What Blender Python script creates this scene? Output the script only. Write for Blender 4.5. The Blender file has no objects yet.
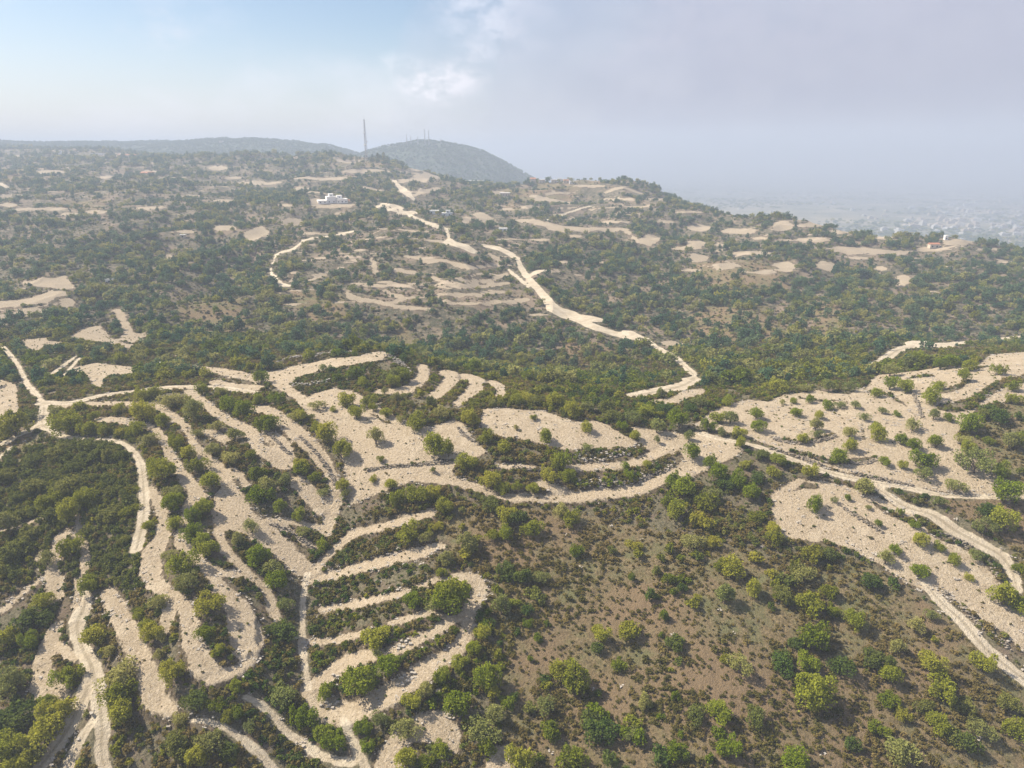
import bpy, bmesh, math, random
import numpy as np
from mathutils import Vector
R = math.radians
rng = np.random.default_rng(7)
random.seed(7)
scene = bpy.context.scene
COL = scene.collection

# ------------------------------------------------------------------ camera, sky, sun, exposure
F, VH = 700.0, 150.0
PITCH = math.atan((384 - VH) / F)
cam_d = bpy.data.cameras.new('camera')
cam = bpy.data.objects.new('camera', cam_d); COL.objects.link(cam)
cam_d.sensor_width = 36.0; cam_d.lens = F / 1024 * 36.0
cam_d.clip_start = 0.5; cam_d.clip_end = 80000
cam.location = (0, 0, 0); cam.rotation_euler = (math.pi / 2 - PITCH, 0, 0)
scene.camera = cam

SUN_EL, SUN_AZ = R(47), R(-76)          # azimuth measured from +Y (view direction) towards +X
world = bpy.data.worlds.new('World'); scene.world = world; world.use_nodes = True
SKY_STRENGTH, SUN_STRENGTH, EXPOSURE = 0.075, 5.0, 0.90
scene.view_settings.view_transform = 'Standard'; scene.view_settings.look = 'None'
scene.view_settings.gamma = 1.0; scene.view_settings.use_curve_mapping = False
scene.view_settings.exposure = EXPOSURE
sd = bpy.data.lights.new('sun', 'SUN'); sd.energy = SUN_STRENGTH; sd.angle = R(0.6); sd.color = (1.0, 0.90, 0.74)
so = bpy.data.objects.new('sun', sd); COL.objects.link(so)
sdir = Vector((math.sin(SUN_AZ) * math.cos(SUN_EL), math.cos(SUN_AZ) * math.cos(SUN_EL), math.sin(SUN_EL)))
so.rotation_euler = sdir.to_track_quat('Z', 'Y').to_euler(); so.location = (0, 0, 60)
scene.cycles.max_bounces = 5; scene.cycles.diffuse_bounces = 2; scene.cycles.glossy_bounces = 1
scene.cycles.transmission_bounces = 2; scene.cycles.volume_bounces = 1; scene.cycles.transparent_max_bounces = 4
scene.cycles.use_denoising = True

def N(nt, t, **kw):
    n = nt.nodes.new(t)
    for k, v in kw.items():
        if k.startswith('i_'):
            key = k[2:]
            key = int(key) if key.isdigit() else key.replace('_', ' ')
            n.inputs[key].default_value = v
        else:
            setattr(n, k, v)
    return n

def mth(nt, op, a, b=None, c=None, clamp=False):
    n = nt.nodes.new('ShaderNodeMath'); n.operation = op; n.use_clamp = clamp
    for i, v in enumerate((a, b, c)):
        if v is None: continue
        if isinstance(v, (int, float)): n.inputs[i].default_value = v
        else: nt.links.new(v, n.inputs[i])
    return n.outputs[0]

def mixc(nt, f, a, b, blend='MIX'):
    n = nt.nodes.new('ShaderNodeMix'); n.data_type = 'RGBA'; n.blend_type = blend
    for i, v in ((0, f), (6, a), (7, b)):
        if isinstance(v, (int, float)): n.inputs[i].default_value = v
        elif isinstance(v, tuple): n.inputs[i].default_value = (*v, 1)
        else: nt.links.new(v, n.inputs[i])
    return n.outputs[2]

def sstep(nt, v, a, b):
    n = nt.nodes.new('ShaderNodeMapRange'); n.interpolation_type = 'SMOOTHSTEP'
    n.inputs['From Min'].default_value = a; n.inputs['From Max'].default_value = b
    nt.links.new(v, n.inputs['Value']); return n.outputs[0]

def build_world():
    nt = world.node_tree; nt.nodes.clear()
    out = N(nt, 'ShaderNodeOutputWorld'); bg = N(nt, 'ShaderNodeBackground'); bg.inputs[1].default_value = SKY_STRENGTH
    nt.links.new(bg.outputs[0], out.inputs[0])
    sky = N(nt, 'ShaderNodeTexSky'); sky.sky_type = 'NISHITA'; sky.sun_disc = False
    sky.sun_elevation = SUN_EL; sky.sun_rotation = SUN_AZ; sky.altitude = 500; sky.air_density = 1.0; sky.dust_density = 1.6
    tc = N(nt, 'ShaderNodeTexCoord'); sep = N(nt, 'ShaderNodeSeparateXYZ'); nt.links.new(tc.outputs['Generated'], sep.inputs[0])
    x, y, z = sep.outputs
    az = mth(nt, 'ARCTAN2', x, y)                        # 0 straight ahead, + to the right
    el = mth(nt, 'ARCSINE', z)
    # soft cloud veil: noise in a cloud-layer like space
    cmb = N(nt, 'ShaderNodeCombineXYZ'); nt.links.new(az, cmb.inputs[0]); nt.links.new(mth(nt, 'MULTIPLY', el, 1.7), cmb.inputs[1])
    n1 = N(nt, 'ShaderNodeTexNoise', i_Scale=5.0, i_Detail=6.0, i_Roughness=0.52); nt.links.new(cmb.outputs[0], n1.inputs['Vector'])
    n2 = N(nt, 'ShaderNodeTexNoise', i_Scale=11.0, i_Detail=5.0, i_Roughness=0.5); nt.links.new(cmb.outputs[0], n2.inputs['Vector'])
    n3 = N(nt, 'ShaderNodeTexNoise', i_Scale=26.0, i_Detail=6.0, i_Roughness=0.6); nt.links.new(cmb.outputs[0], n3.inputs['Vector'])
    def blob(a0, e0, ra, re, sharp=1.0):
        dx = mth(nt, 'DIVIDE', mth(nt, 'SUBTRACT', az, a0), ra); dy = mth(nt, 'DIVIDE', mth(nt, 'SUBTRACT', el, e0), re)
        d = mth(nt, 'SQRT', mth(nt, 'ADD', mth(nt, 'MULTIPLY', dx, dx), mth(nt, 'MULTIPLY', dy, dy)))
        d = mth(nt, 'ADD', d, mth(nt, 'MULTIPLY', mth(nt, 'SUBTRACT', n2.outputs[0], 0.5), 3.4))
        return mth(nt, 'MULTIPLY', sstep(nt, d, 1.3, 0.1), sstep(nt, n3.outputs[0], .34, .62))
    # veil grows towards the right and towards the horizon
    right = sstep(nt, az, -0.12, 0.30)
    top_gap = sstep(nt, mth(nt, 'ADD', el, mth(nt, 'MULTIPLY', mth(nt, 'SUBTRACT', n1.outputs[0], 0.5), 0.35)), 0.24, 0.06)
    veil = mth(nt, 'MULTIPLY', right, mth(nt, 'MAXIMUM', top_gap, sstep(nt, az, 0.30, 0.50)))
    low = sstep(nt, el, 0.16, 0.0)
    col = sky.outputs[0]
    col = mixc(nt, mth(nt, 'MULTIPLY', low, 0.55), col, (6.3, 6.2, 6.9))
    thin = sstep(nt, n1.outputs[0], 0.48, 0.72)
    col = mixc(nt, mth(nt, 'MULTIPLY', thin, 0.35), col, (7.6, 7.5, 8.2))
    col = mixc(nt, mth(nt, 'MULTIPLY', veil, 0.86), col, mixc(nt, sstep(nt, n2.outputs[0], .35, .68), (2.9, 3.2, 4.4), (5.7, 5.75, 6.4)))
    for a0, e0, ra, re, w, c in ((-0.098, 0.083, .062, .032, 1.0, (8.6, 8.4, 8.7)), (-0.03, 0.155, .075, .05, .45, (9.0, 8.9, 9.5)),
                              (-0.41, 0.14, .05, .035, .22, (7, 6.8, 7.2)), (0.15, 0.12, .07, .03, .35, (6.8, 6.7, 7.4)),
                              (0.36, 0.15, .20, .045, .48, (6.2, 6.1, 6.8)), (0.48, 0.10, .16, .03, .40, (6.0, 5.9, 6.6))):
        col = mixc(nt, mth(nt, 'MULTIPLY', blob(a0, e0, ra, re), w), col, c)
    nt.links.new(col, bg.inputs[0])
build_world()

# ------------------------------------------------------------------ noise
def _hash(ix, iy, seed):
    h = (ix.astype(np.int64) * 374761393 + iy.astype(np.int64) * 668265263 + seed * 1442695041) & 0x7fffffff
    h = ((h ^ (h >> 13)) * 1274126177) & 0x7fffffff
    return ((h ^ (h >> 16)) & 0xffff) / 65535.0
def vnoise(x, y, seed=0):
    ix, iy = np.floor(x), np.floor(y); fx, fy = x - ix, y - iy
    ux, uy = fx * fx * (3 - 2 * fx), fy * fy * (3 - 2 * fy)
    a, b = _hash(ix, iy, seed), _hash(ix + 1, iy, seed); c, d = _hash(ix, iy + 1, seed), _hash(ix + 1, iy + 1, seed)
    return (a + (b - a) * ux) * (1 - uy) + (c + (d - c) * ux) * uy
def fbm(x, y, seed=0, octv=4):
    s, a, t = 0.0, 0.5, 0.0
    for i in range(octv):
        s = s + a * vnoise(x * 2 ** i + 17.3 * i, y * 2 ** i - 9.1 * i, seed + i); t += a; a *= 0.5
    return s / t
def smooth(v, a, b):
    t = np.clip((v - a) / (b - a), 0, 1); return t * t * (3 - 2 * t)

# ------------------------------------------------------------------ terrain heights
cP, sP = math.cos(PITCH), math.sin(PITCH)
def ray(u, v):
    c = 384.0 - v
    return np.array([u - 512.0, F * cP + c * sP, -F * sP + c * cP])
def at(u, v, D):
    r = ray(u, v); return r * (D / r[1])
def project(x, y, z):
    f = y * cP - z * sP; up = y * sP + z * cP
    f = np.maximum(f, 1e-3)
    return 512 + F * x / f, 384 - F * up / f

CTRL = []
def row(v, pairs):
    for u, D in pairs: CTRL.append(at(u, v, D))
row(768, [(-150, 88), (0, 92), (150, 91), (300, 91), (450, 89), (600, 88), (800, 88), (1024, 90), (1200, 92)])
row(700, [(0, 105), (100, 102), (210, 98), (305, 102), (400, 99), (600, 100), (800, 100), (1024, 101)])
row(640, [(-200, 116), (0, 119), (110, 114), (210, 108), (305, 115), (400, 110), (520, 111), (700, 111), (870, 112), (1024, 112), (1200, 112)])
row(580, [(0, 133), (100, 129), (215, 123), (312, 129), (420, 125), (600, 126), (800, 126), (1024, 125)])
row(520, [(-200, 146), (0, 149), (110, 146), (220, 141), (325, 146), (440, 142), (600, 143), (760, 143), (900, 141), (1024, 141), (1200, 141)])
row(470, [(0, 168), (140, 161), (260, 159), (400, 158), (560, 158), (700, 160), (850, 158), (1024, 157)])
row(430, [(-200, 184), (0, 190), (140, 180), (300, 175), (450, 175), (600, 176), (750, 178), (900, 175), (1024, 173), (1200, 172)])
row(400, [(0, 214), (150, 203), (300, 198), (430, 196), (640, 204), (780, 202), (900, 195), (1024, 190)])
row(385, [(300, 212), (380, 208), (480, 214), (560, 222), (800, 222), (960, 203)])
row(370, [(-200, 246), (0, 252), (150, 244), (500, 296), (600, 292), (700, 268), (960, 221), (1100, 214)])
row(357, [(330, 236), (390, 232), (1024, 230)])
row(340, [(-200, 300), (0, 305), (130, 300), (300, 318), (420, 338), (560, 350), (700, 335), (850, 325), (1000, 335), (1200, 320)])
row(300, [(-200, 392), (0, 390), (150, 385), (300, 388), (450, 398), (600, 425), (750, 425), (900, 425), (1024, 425), (1250, 430)])
row(260, [(0, 500), (150, 500), (300, 485), (450, 480), (600, 535), (750, 530), (900, 535), (1024, 545), (1250, 560)])
row(240, [(750, 610), (850, 620), (940, 620)])
row(220, [(-200, 670), (0, 665), (150, 660), (300, 640), (450, 640), (600, 710), (700, 720), (790, 720)])
row(200, [(450, 810), (600, 860), (680, 850)])
row(190, [(0, 880), (150, 880), (300, 860)])
row(184, [(460, 1010), (560, 1010)])
row(170, [(-200, 1180), (0, 1160), (150, 1160), (280, 1130), (380, 1120)])
row(157, [(0, 1500), (130, 1480), (250, 1400), (366, 1270)]); row(183, [(600,1050),(640,960)])
row(150, [(-200, 1750), (0, 1750), (100, 1700)])
row(143, [(-250, 2600), (0, 2600), (120, 2600), (170, 2600)])
row(140, [(235, 2600)]); row(144, [(300, 2600)]); row(153, [(355, 2500)])
def wp(u, D, z):
    CTRL.append(np.array([(u - 512) / (F * cP + 150 * sP) * D, D, z]))
for u in (-150, 300, 700, 1200): wp(u, 40, -112)
for u, D, z in ((150, 1950, -40), (300, 1700, -60), (400, 1600, -110), (470, 1500, -130), (560, 1300, -110), (640, 1200, -110), (720, 1000, -115), (800, 860, -125),
                (900, 800, -130), (1024, 780, -135), (1250, 780, -130), (560, 1800, -215), (700, 1500, -215), (850, 1400, -218), (1024, 1300, -218), (1250, 1300, -218),
                (450, 2100, -200), (600, 2600, -228), (800, 2600, -228), (1024, 2400, -228), (1250, 2600, -228), (420, 3200, -215),
                (0, 3400, -60), (200, 3400, -60), (350, 3200, -150), (-250, 3400, -60), (600, 4200, -230), (1024, 4200, -230)): wp(u, D, z)
CT = np.array(CTRL)
def fan(x, y):
    w = np.maximum(y, -30) + 60.0
    return x / w * 1.3, np.log(w)
def _tps(r2):
    return 0.5 * r2 * np.log(r2 + 1e-12)
cs, ct_ = fan(CT[:, 0], CT[:, 1])
A_ = np.stack([cs, ct_], 1); n_ = len(A_)
K = _tps(((A_[:, None] - A_[None]) ** 2).sum(-1)) + 1e-5 * np.eye(n_)
P_ = np.concatenate([np.ones((n_, 1)), A_], 1)
M_ = np.block([[K, P_], [P_.T, np.zeros((3, 3))]])
W_ = np.linalg.solve(M_, np.concatenate([CT[:, 2], np.zeros(3)]))
def base_raw(x, y):
    sh = np.shape(x); x = np.ravel(x).astype(float); y = np.ravel(y).astype(float)
    out = np.empty(len(x))
    for i in range(0, len(x), 60000):
        a, b = fan(x[i:i + 60000], y[i:i + 60000])
        r2 = (a[:, None] - A_[None, :, 0]) ** 2 + (b[:, None] - A_[None, :, 1]) ** 2
        out[i:i + 60000] = _tps(r2) @ W_[:n_] + W_[n_] + W_[n_ + 1] * a + W_[n_ + 2] * b
    t = smooth(y, 3000, 5200)
    out = out * (1 - t) - 230 * t
    out = np.maximum(out, -232)
    # the far rounded mound right of the mast
    cx, cy = (434 - 512) / 738. * 2300, 2300.0
    dx = x - cx
    wd = np.where(dx < 0, 520.0, 385.0)
    rr = np.sqrt((dx / wd) ** 2 + ((y - cy) / 480) ** 2)
    md = -215 + 243 * np.exp(-(rr ** 2.1) * 1.05) + 4 * (fbm(x / 150, y / 150, 5) - .5)
    out = np.where((y > 1500) & (y < 3400), np.maximum(out, md), out)
    # gullies and knolls
    w = np.clip(y, 60, 3000)
    amp = np.interp(w, [60, 200, 260, 400, 900, 1500, 3000], [0.8, 1.2, 2.5, 9, 14, 16, 22])
    sc = np.interp(w, [60, 220, 400, 900, 3000], [26, 30, 75, 110, 260])
    land = smooth(out, -226, -190)
    g1 = fbm(x / 30, y / 30, 11, 4) - .5
    g2 = 1 - 2 * np.abs(fbm(x / 85 + 3, y / 110, 21, 4) - .5)          # ridged
    out = out + land * (np.where(y < 240, 1, 0.6) * 2.0 * g1 + smooth(y, 250, 420) * 17 * (g2 - .82) + smooth(y, 900, 1600) * 14 * (fbm(x / 200, y / 260, 31, 3) - .5))
    out = out + (1 - land) * 1.5 * (fbm(x / 120, y / 120, 41, 3) - .5)
    return out.reshape(sh)

class Raster:
    def __init__(s, x0, x1, y0, y1, c):
        s.x0, s.y0, s.c = x0, y0, c; s.nx = int((x1 - x0) / c) + 1; s.ny = int((y1 - y0) / c) + 1
        s.X, s.Y = np.meshgrid(x0 + c * np.arange(s.nx), y0 + c * np.arange(s.ny))
        s.base = base_raw(s.X, s.Y); s.dz = np.zeros_like(s.base)
        s.field = np.full_like(s.base, -9.0); s.road = np.full_like(s.base, -9.0); s.brown = np.zeros_like(s.base); s.rut = np.full_like(s.base, 1.0)
    def window(s, xmin, xmax, ymin, ymax):
        i0 = max(0, int((xmin - s.x0) / s.c)); i1 = min(s.nx, int((xmax - s.x0) / s.c) + 2)
        j0 = max(0, int((ymin - s.y0) / s.c)); j1 = min(s.ny, int((ymax - s.y0) / s.c) + 2)
        return (slice(j0, j1), slice(i0, i1)) if i1 > i0 and j1 > j0 else None
    def sample(s, arr, x, y):
        fx = np.clip((x - s.x0) / s.c, 0, s.nx - 1.001); fy = np.clip((y - s.y0) / s.c, 0, s.ny - 1.001)
        ix, iy = fx.astype(int), fy.astype(int); fx -= ix; fy -= iy
        return (arr[iy, ix] * (1 - fx) + arr[iy, ix + 1] * fx) * (1 - fy) + (arr[iy + 1, ix] * (1 - fx) + arr[iy + 1, ix + 1] * fx) * fy
    def inside(s, x, y, m=2):
        return (x > s.x0 + m) & (x < s.x0 + s.c * (s.nx - 1) - m) & (y > s.y0 + m) & (y < s.y0 + s.c * (s.ny - 1) - m)
NR = Raster(-250, 300, 40, 330, 0.5)
FR = Raster(-1400, 1300, 40, 1900, 2.0)
def both(name, x, y):
    a = FR.sample(getattr(FR, name), x, y); ins = NR.inside(x, y)
    b = NR.sample(getattr(NR, name), x, y)
    return np.where(ins, b, a)
def base_h(x, y):
    x, y = np.atleast_1d(np.asarray(x, float)), np.atleast_1d(np.asarray(y, float))
    return np.where(FR.inside(x, y), both('base', x, y), 0) if FR.inside(x, y).all() else base_raw(x, y)
def ground(x, y):
    x, y = np.atleast_1d(np.asarray(x, float)), np.atleast_1d(np.asarray(y, float))
    h = base_raw(x, y) if not FR.inside(x, y).all() else both('base', x, y)
    return h + np.where(FR.inside(x, y), both('dz', x, y), 0)
_D = 55 * (60000 / 55) ** (np.linspace(0, 1, 2600))
_D = _D[_D < 9000]
def cast(u, v, dmin=55.0, dmax=8000.0, hf=None):
    r = ray(u, v); r = r / r[1]
    D = _D[(_D >= dmin) & (_D <= dmax)]
    h = (hf or base_h)(r[0] * D, D)
    z = r[2] * D
    k = np.nonzero(z <= h)[0]
    if len(k) == 0: return None
    k = k[0]
    if k == 0: d = D[0]
    else:
        a, b = z[k - 1] - h[k - 1], h[k] - z[k]
        d = D[k - 1] + (D[k] - D[k - 1]) * a / (a + b + 1e-9)
    return np.array([r[0] * d, d, r[2] * d])

def sdf_poly(px, py, poly):
    n = len(poly); d2 = np.full(px.shape, 1e9); ins = np.zeros(px.shape, bool)
    for i in range(n):
        ax, ay = poly[i]; bx, by = poly[(i + 1) % n]
        ex, ey = bx - ax, by - ay; wx, wy = px - ax, py - ay
        t = np.clip((wx * ex + wy * ey) / (ex * ex + ey * ey + 1e-12), 0, 1)
        d2 = np.minimum(d2, (wx - ex * t) ** 2 + (wy - ey * t) ** 2)
        c = ((ay <= py) & (by > py)) | ((by <= py) & (ay > py))
        xc = ax + (py - ay) * ex / (ey if abs(ey) > 1e-12 else 1e-12)
        ins ^= c & (px < xc)
    d = np.sqrt(d2); return np.where(ins, d, -d)

def catmull(pts, k=4):
    p = np.array(pts, float)
    if len(p) < 3: return p
    q = np.vstack([2 * p[0] - p[1], p, 2 * p[-1] - p[-2]]); out = []
    for i in range(1, len(q) - 2):
        for j in range(k):
            t = j / k; a, b, c, d = q[i - 1], q[i], q[i + 1], q[i + 2]
            out.append(0.5 * (2 * b + (c - a) * t + (2 * a - 5 * b + 4 * c - d) * t * t + (3 * b - a - 3 * c + d) * t ** 3))
    out.append(p[-1]); return np.array(out)

def lay_strip(pts, kind='field', bench=True, hole=False):
    s = catmull(pts, 3)
    L, Rr, Cc = [], [], []
    for i in range(len(s)):
        a, b = s[max(0, i - 1)], s[min(len(s) - 1, i + 1)]
        t = (b - a)[:2]; t = t / (np.hypot(*t) + 1e-9); nrm = np.array([-t[1], t[0]]); w = max(s[i, 2], 1.2) * 0.5
        e = t * (w * 0.5 if i == len(s) - 1 else (-w * 0.5 if i == 0 else 0))
        c = cast(*(s[i, :2])); l = cast(*(s[i, :2] + nrm * w + e * 0)); r_ = cast(*(s[i, :2] - nrm * w + e * 0))
        if c is None or l is None or r_ is None: continue
        lim = max(3.0, 0.08 * c[1])
        if np.hypot(*(l - c)[:2]) > lim * 2 or np.hypot(*(r_ - c)[:2]) > lim * 2: continue
        if Cc and np.hypot(*(c - Cc[-1])[:2]) > 0.35 * c[1]: break
        L.append(l); Rr.append(r_); Cc.append(c)
    if len(Cc) < 2: return
    L, Rr, Cc = map(np.array, (L, Rr, Cc))
    for ra, near in ((NR, True), (FR, False)):
        m = 3.0 if near else 9.0
        allp = np.vstack([L, Rr])
        # quads along the strip, so that curled strips stay right
        best = None
        for i in range(len(Cc) - 1):
            quad = np.array([L[i], L[i + 1], Rr[i + 1], Rr[i]])[:, :2]
            win = ra.window(quad[:, 0].min() - m, quad[:, 0].max() + m, quad[:, 1].min() - m, quad[:, 1].max() + m)
            if win is None: continue
            X, Y = ra.X[win], ra.Y[win]
            e = Cc[i + 1] - Cc[i]; ll = e[0] ** 2 + e[1] ** 2 + 1e-9
            t = np.clip(((X - Cc[i][0]) * e[0] + (Y - Cc[i][1]) * e[1]) / ll, 0, 1)
            d = np.hypot(X - Cc[i][0] - t * e[0], Y - Cc[i][1] - t * e[1])
            hw0 = 0.5 * np.hypot(*(L[i] - Rr[i])[:2]); hw1 = 0.5 * np.hypot(*(L[i + 1] - Rr[i + 1])[:2])
            hw = hw0 + (hw1 - hw0) * t
            q = (L[i] + (L[i + 1] - L[i]) * .5 + Rr[i] + (Rr[i + 1] - Rr[i]) * .5) / 2
            # true perpendicular half width is narrower than the cut when the strip runs obliquely
            cut = (L[i] - Rr[i])[:2]; ed = e[:2] / math.sqrt(ll); perp = abs(cut[0] * ed[1] - cut[1] * ed[0]) / (np.hypot(*cut) + 1e-9)
            hw = hw * max(perp, .35)
            sd_ = np.maximum(hw - d, -9)
            if hole:
                ra.field[win] = np.minimum(ra.field[win], -sd_); continue
            tgt = getattr(ra, kind)
            if bench and near:
                zc = Cc[i][2] + t * e[2]
                fall = 1.0
                wgt = smooth(sd_, -fall, 0.1)
                dz = np.clip(zc - ra.base[win], -2.6, 2.6) * 0.85
                cur = ra.dz[win]; take = sd_ > tgt[win]
                ra.dz[win] = np.where((wgt > 0) & take, cur * (1 - wgt) + dz * wgt, cur)
            if kind == 'road' and near: ra.rut[win] = np.where((sd_ > tgt[win]) & (sd_ > 0), d / np.maximum(hw, .3), ra.rut[win])
            tgt[win] = np.maximum(tgt[win], sd_)

def to_world(poly):
    out = []
    for p in poly:
        c = cast(*p)
        if c is not None: out.append(c)
    return np.array(out)
def lay_poly(poly, kind='field', near_only=None):
    w = to_world(poly)
    if len(w) < 3: return
    for ra, m in ((NR, 3.0), (FR, 9.0)):
        win = ra.window(w[:, 0].min() - m, w[:, 0].max() + m, w[:, 1].min() - m, w[:, 1].max() + m)
        if win is None: continue
        sd_ = sdf_poly(ra.X[win], ra.Y[win], w[:, :2])
        if kind == 'brown': ra.brown[win] = np.maximum(ra.brown[win], smooth(sd_, -m, m))
        else: ra.field[win] = np.maximum(ra.field[win], sd_)
def lay_blob(u, v, hw, hh, kind='field'):
    k = 14; ph = random.random() * 6
    lay_poly([(u + hw * math.cos(a) * (1 + .18 * math.sin(3 * a + ph)), v + hh * math.sin(a) * (1 + .18 * math.cos(2 * a + ph))) for a in [2 * math.pi * i / k for i in range(k)]], kind)

# ------------------------------------------------------------------ tracks, terrace treads and bare ground
# each strip: (u, v, width) read off the photograph and laid on the ground where that line of sight meets it
ROADS = [
 [(3,347,4),(18,365,4.5),(28,385,5),(38,396,5),(43,404,7),(44,412,9),(42,424,10),(50,430,6),(62,436,5),(75,438,5),(92,440,4),(108,440,4),(122,443,5),(134,452,7),(141,465,8),(143,480,9),(144,495,10),(144,512,10),(141,530,10),(136,550,10)],
 [(40,425,6),(32,430,4),(20,434,4),(0,445,4),(-40,458,4)],
 [(-20,464,3),(0,457,3),(12,447,3)],
 [(43,403,5),(60,403,3.5),(75,402,3),(100,396,3),(130,392,3),(165,388,3.5),(200,387,3.5),(230,389,4),(256,393,4)],
 [(85,592,6),(84,606,11),(77,626,15),(81,646,17),(90,663,18),(95,683,20),(100,708,14),(102,731,14),(101,751,14),(106,775,16)],
 [(88,686,16),(82,701,13),(72,721,13),(60,741,12),(47,758,12),(30,780,12)],
 [(98,714,5),(85,733,8),(75,751,10),(66,775,10)],
 [(307,574,6),(303,601,6),(303,626,6),(302,643,9),(305,663,6),(308,688,8)],
 [(245,697,6),(256,702,8),(271,713,9),(286,731,9),(306,746,10),(326,758,11),(352,763,12)],
 [(343,722,8),(351,738,9),(361,756,10),(368,776,12)],
 [(192,720,5),(207,721,7),(225,728,9),(240,738,10),(256,751,11),(268,763,11),(280,778,11)],
 [(702,434,4),(727,440,4),(752,445,4),(768,450,5),(793,460,6),(818,469,7),(843,476,7),(873,482,8),(908,488,7),(943,495,6),(988,497,6),(1024,497,6),(1080,496,6)],
 [(858,478,5),(878,489,7),(893,499,9),(908,508,10),(933,515,12),(953,529,14),(980,544,14),(1000,555,12),(1012,571,12),(1017,590,11)],
 [(926,585,9),(943,604,11),(963,622,12),(983,646,13),(1004,664,13),(1030,684,14),(1070,715,14)],
 [(393,205,2.6),(406,214,2.6),(421,220,2.6),(436,226,3),(447,231,3.4),(450,242,4),(461,245,5),(473,251,5)],
 [(486,246,3),(500,249,4),(516,258,4.5),(522,269,5),(529,279,6),(540,291,7),(550,303,8.5),(561,313,9),(579,320,7),(598,328,5.5),(624,336,5),(644,339,4),(658,348,4),(674,357,4.5),(687,368,5.5),(694,377,6.5),(684,385,6),(660,391,6),(634,396,6)],
 [(508,269,2.5),(518,278,3),(529,287,3)],[(580,317,4),(594,319,6)],[(626,331,3),(640,337,4)],[(529,276,3),(542,270,4)],
 [(379,204,2),(386,207,2),(392,210,2)],
 [(547,220,1.6),(564,214,1.8),(586,207,1.8),(594,207,1.5)],
 [(393,180,2.5),(402,189,3.5),(414,200,3)],
 [(870,365,3),(885,359,4),(898,350,4),(918,346,3.5),(943,345,3),(983,341,3),(1024,337,3),(1080,333,3)],
 [(48,377,2.5),(60,368,3),(75,357,2)],[(62,377,2),(80,358,2.5)],
 [(0,183,2),(9,189,2)],
 [(271,268,2.5),(272,274,3),(281,284,4),(288,286,3)],[(351,232,1.5),(331,236,1.5),(306,240,2),(293,249,2),(278,254,2),(272,264,2)],
]
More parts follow.
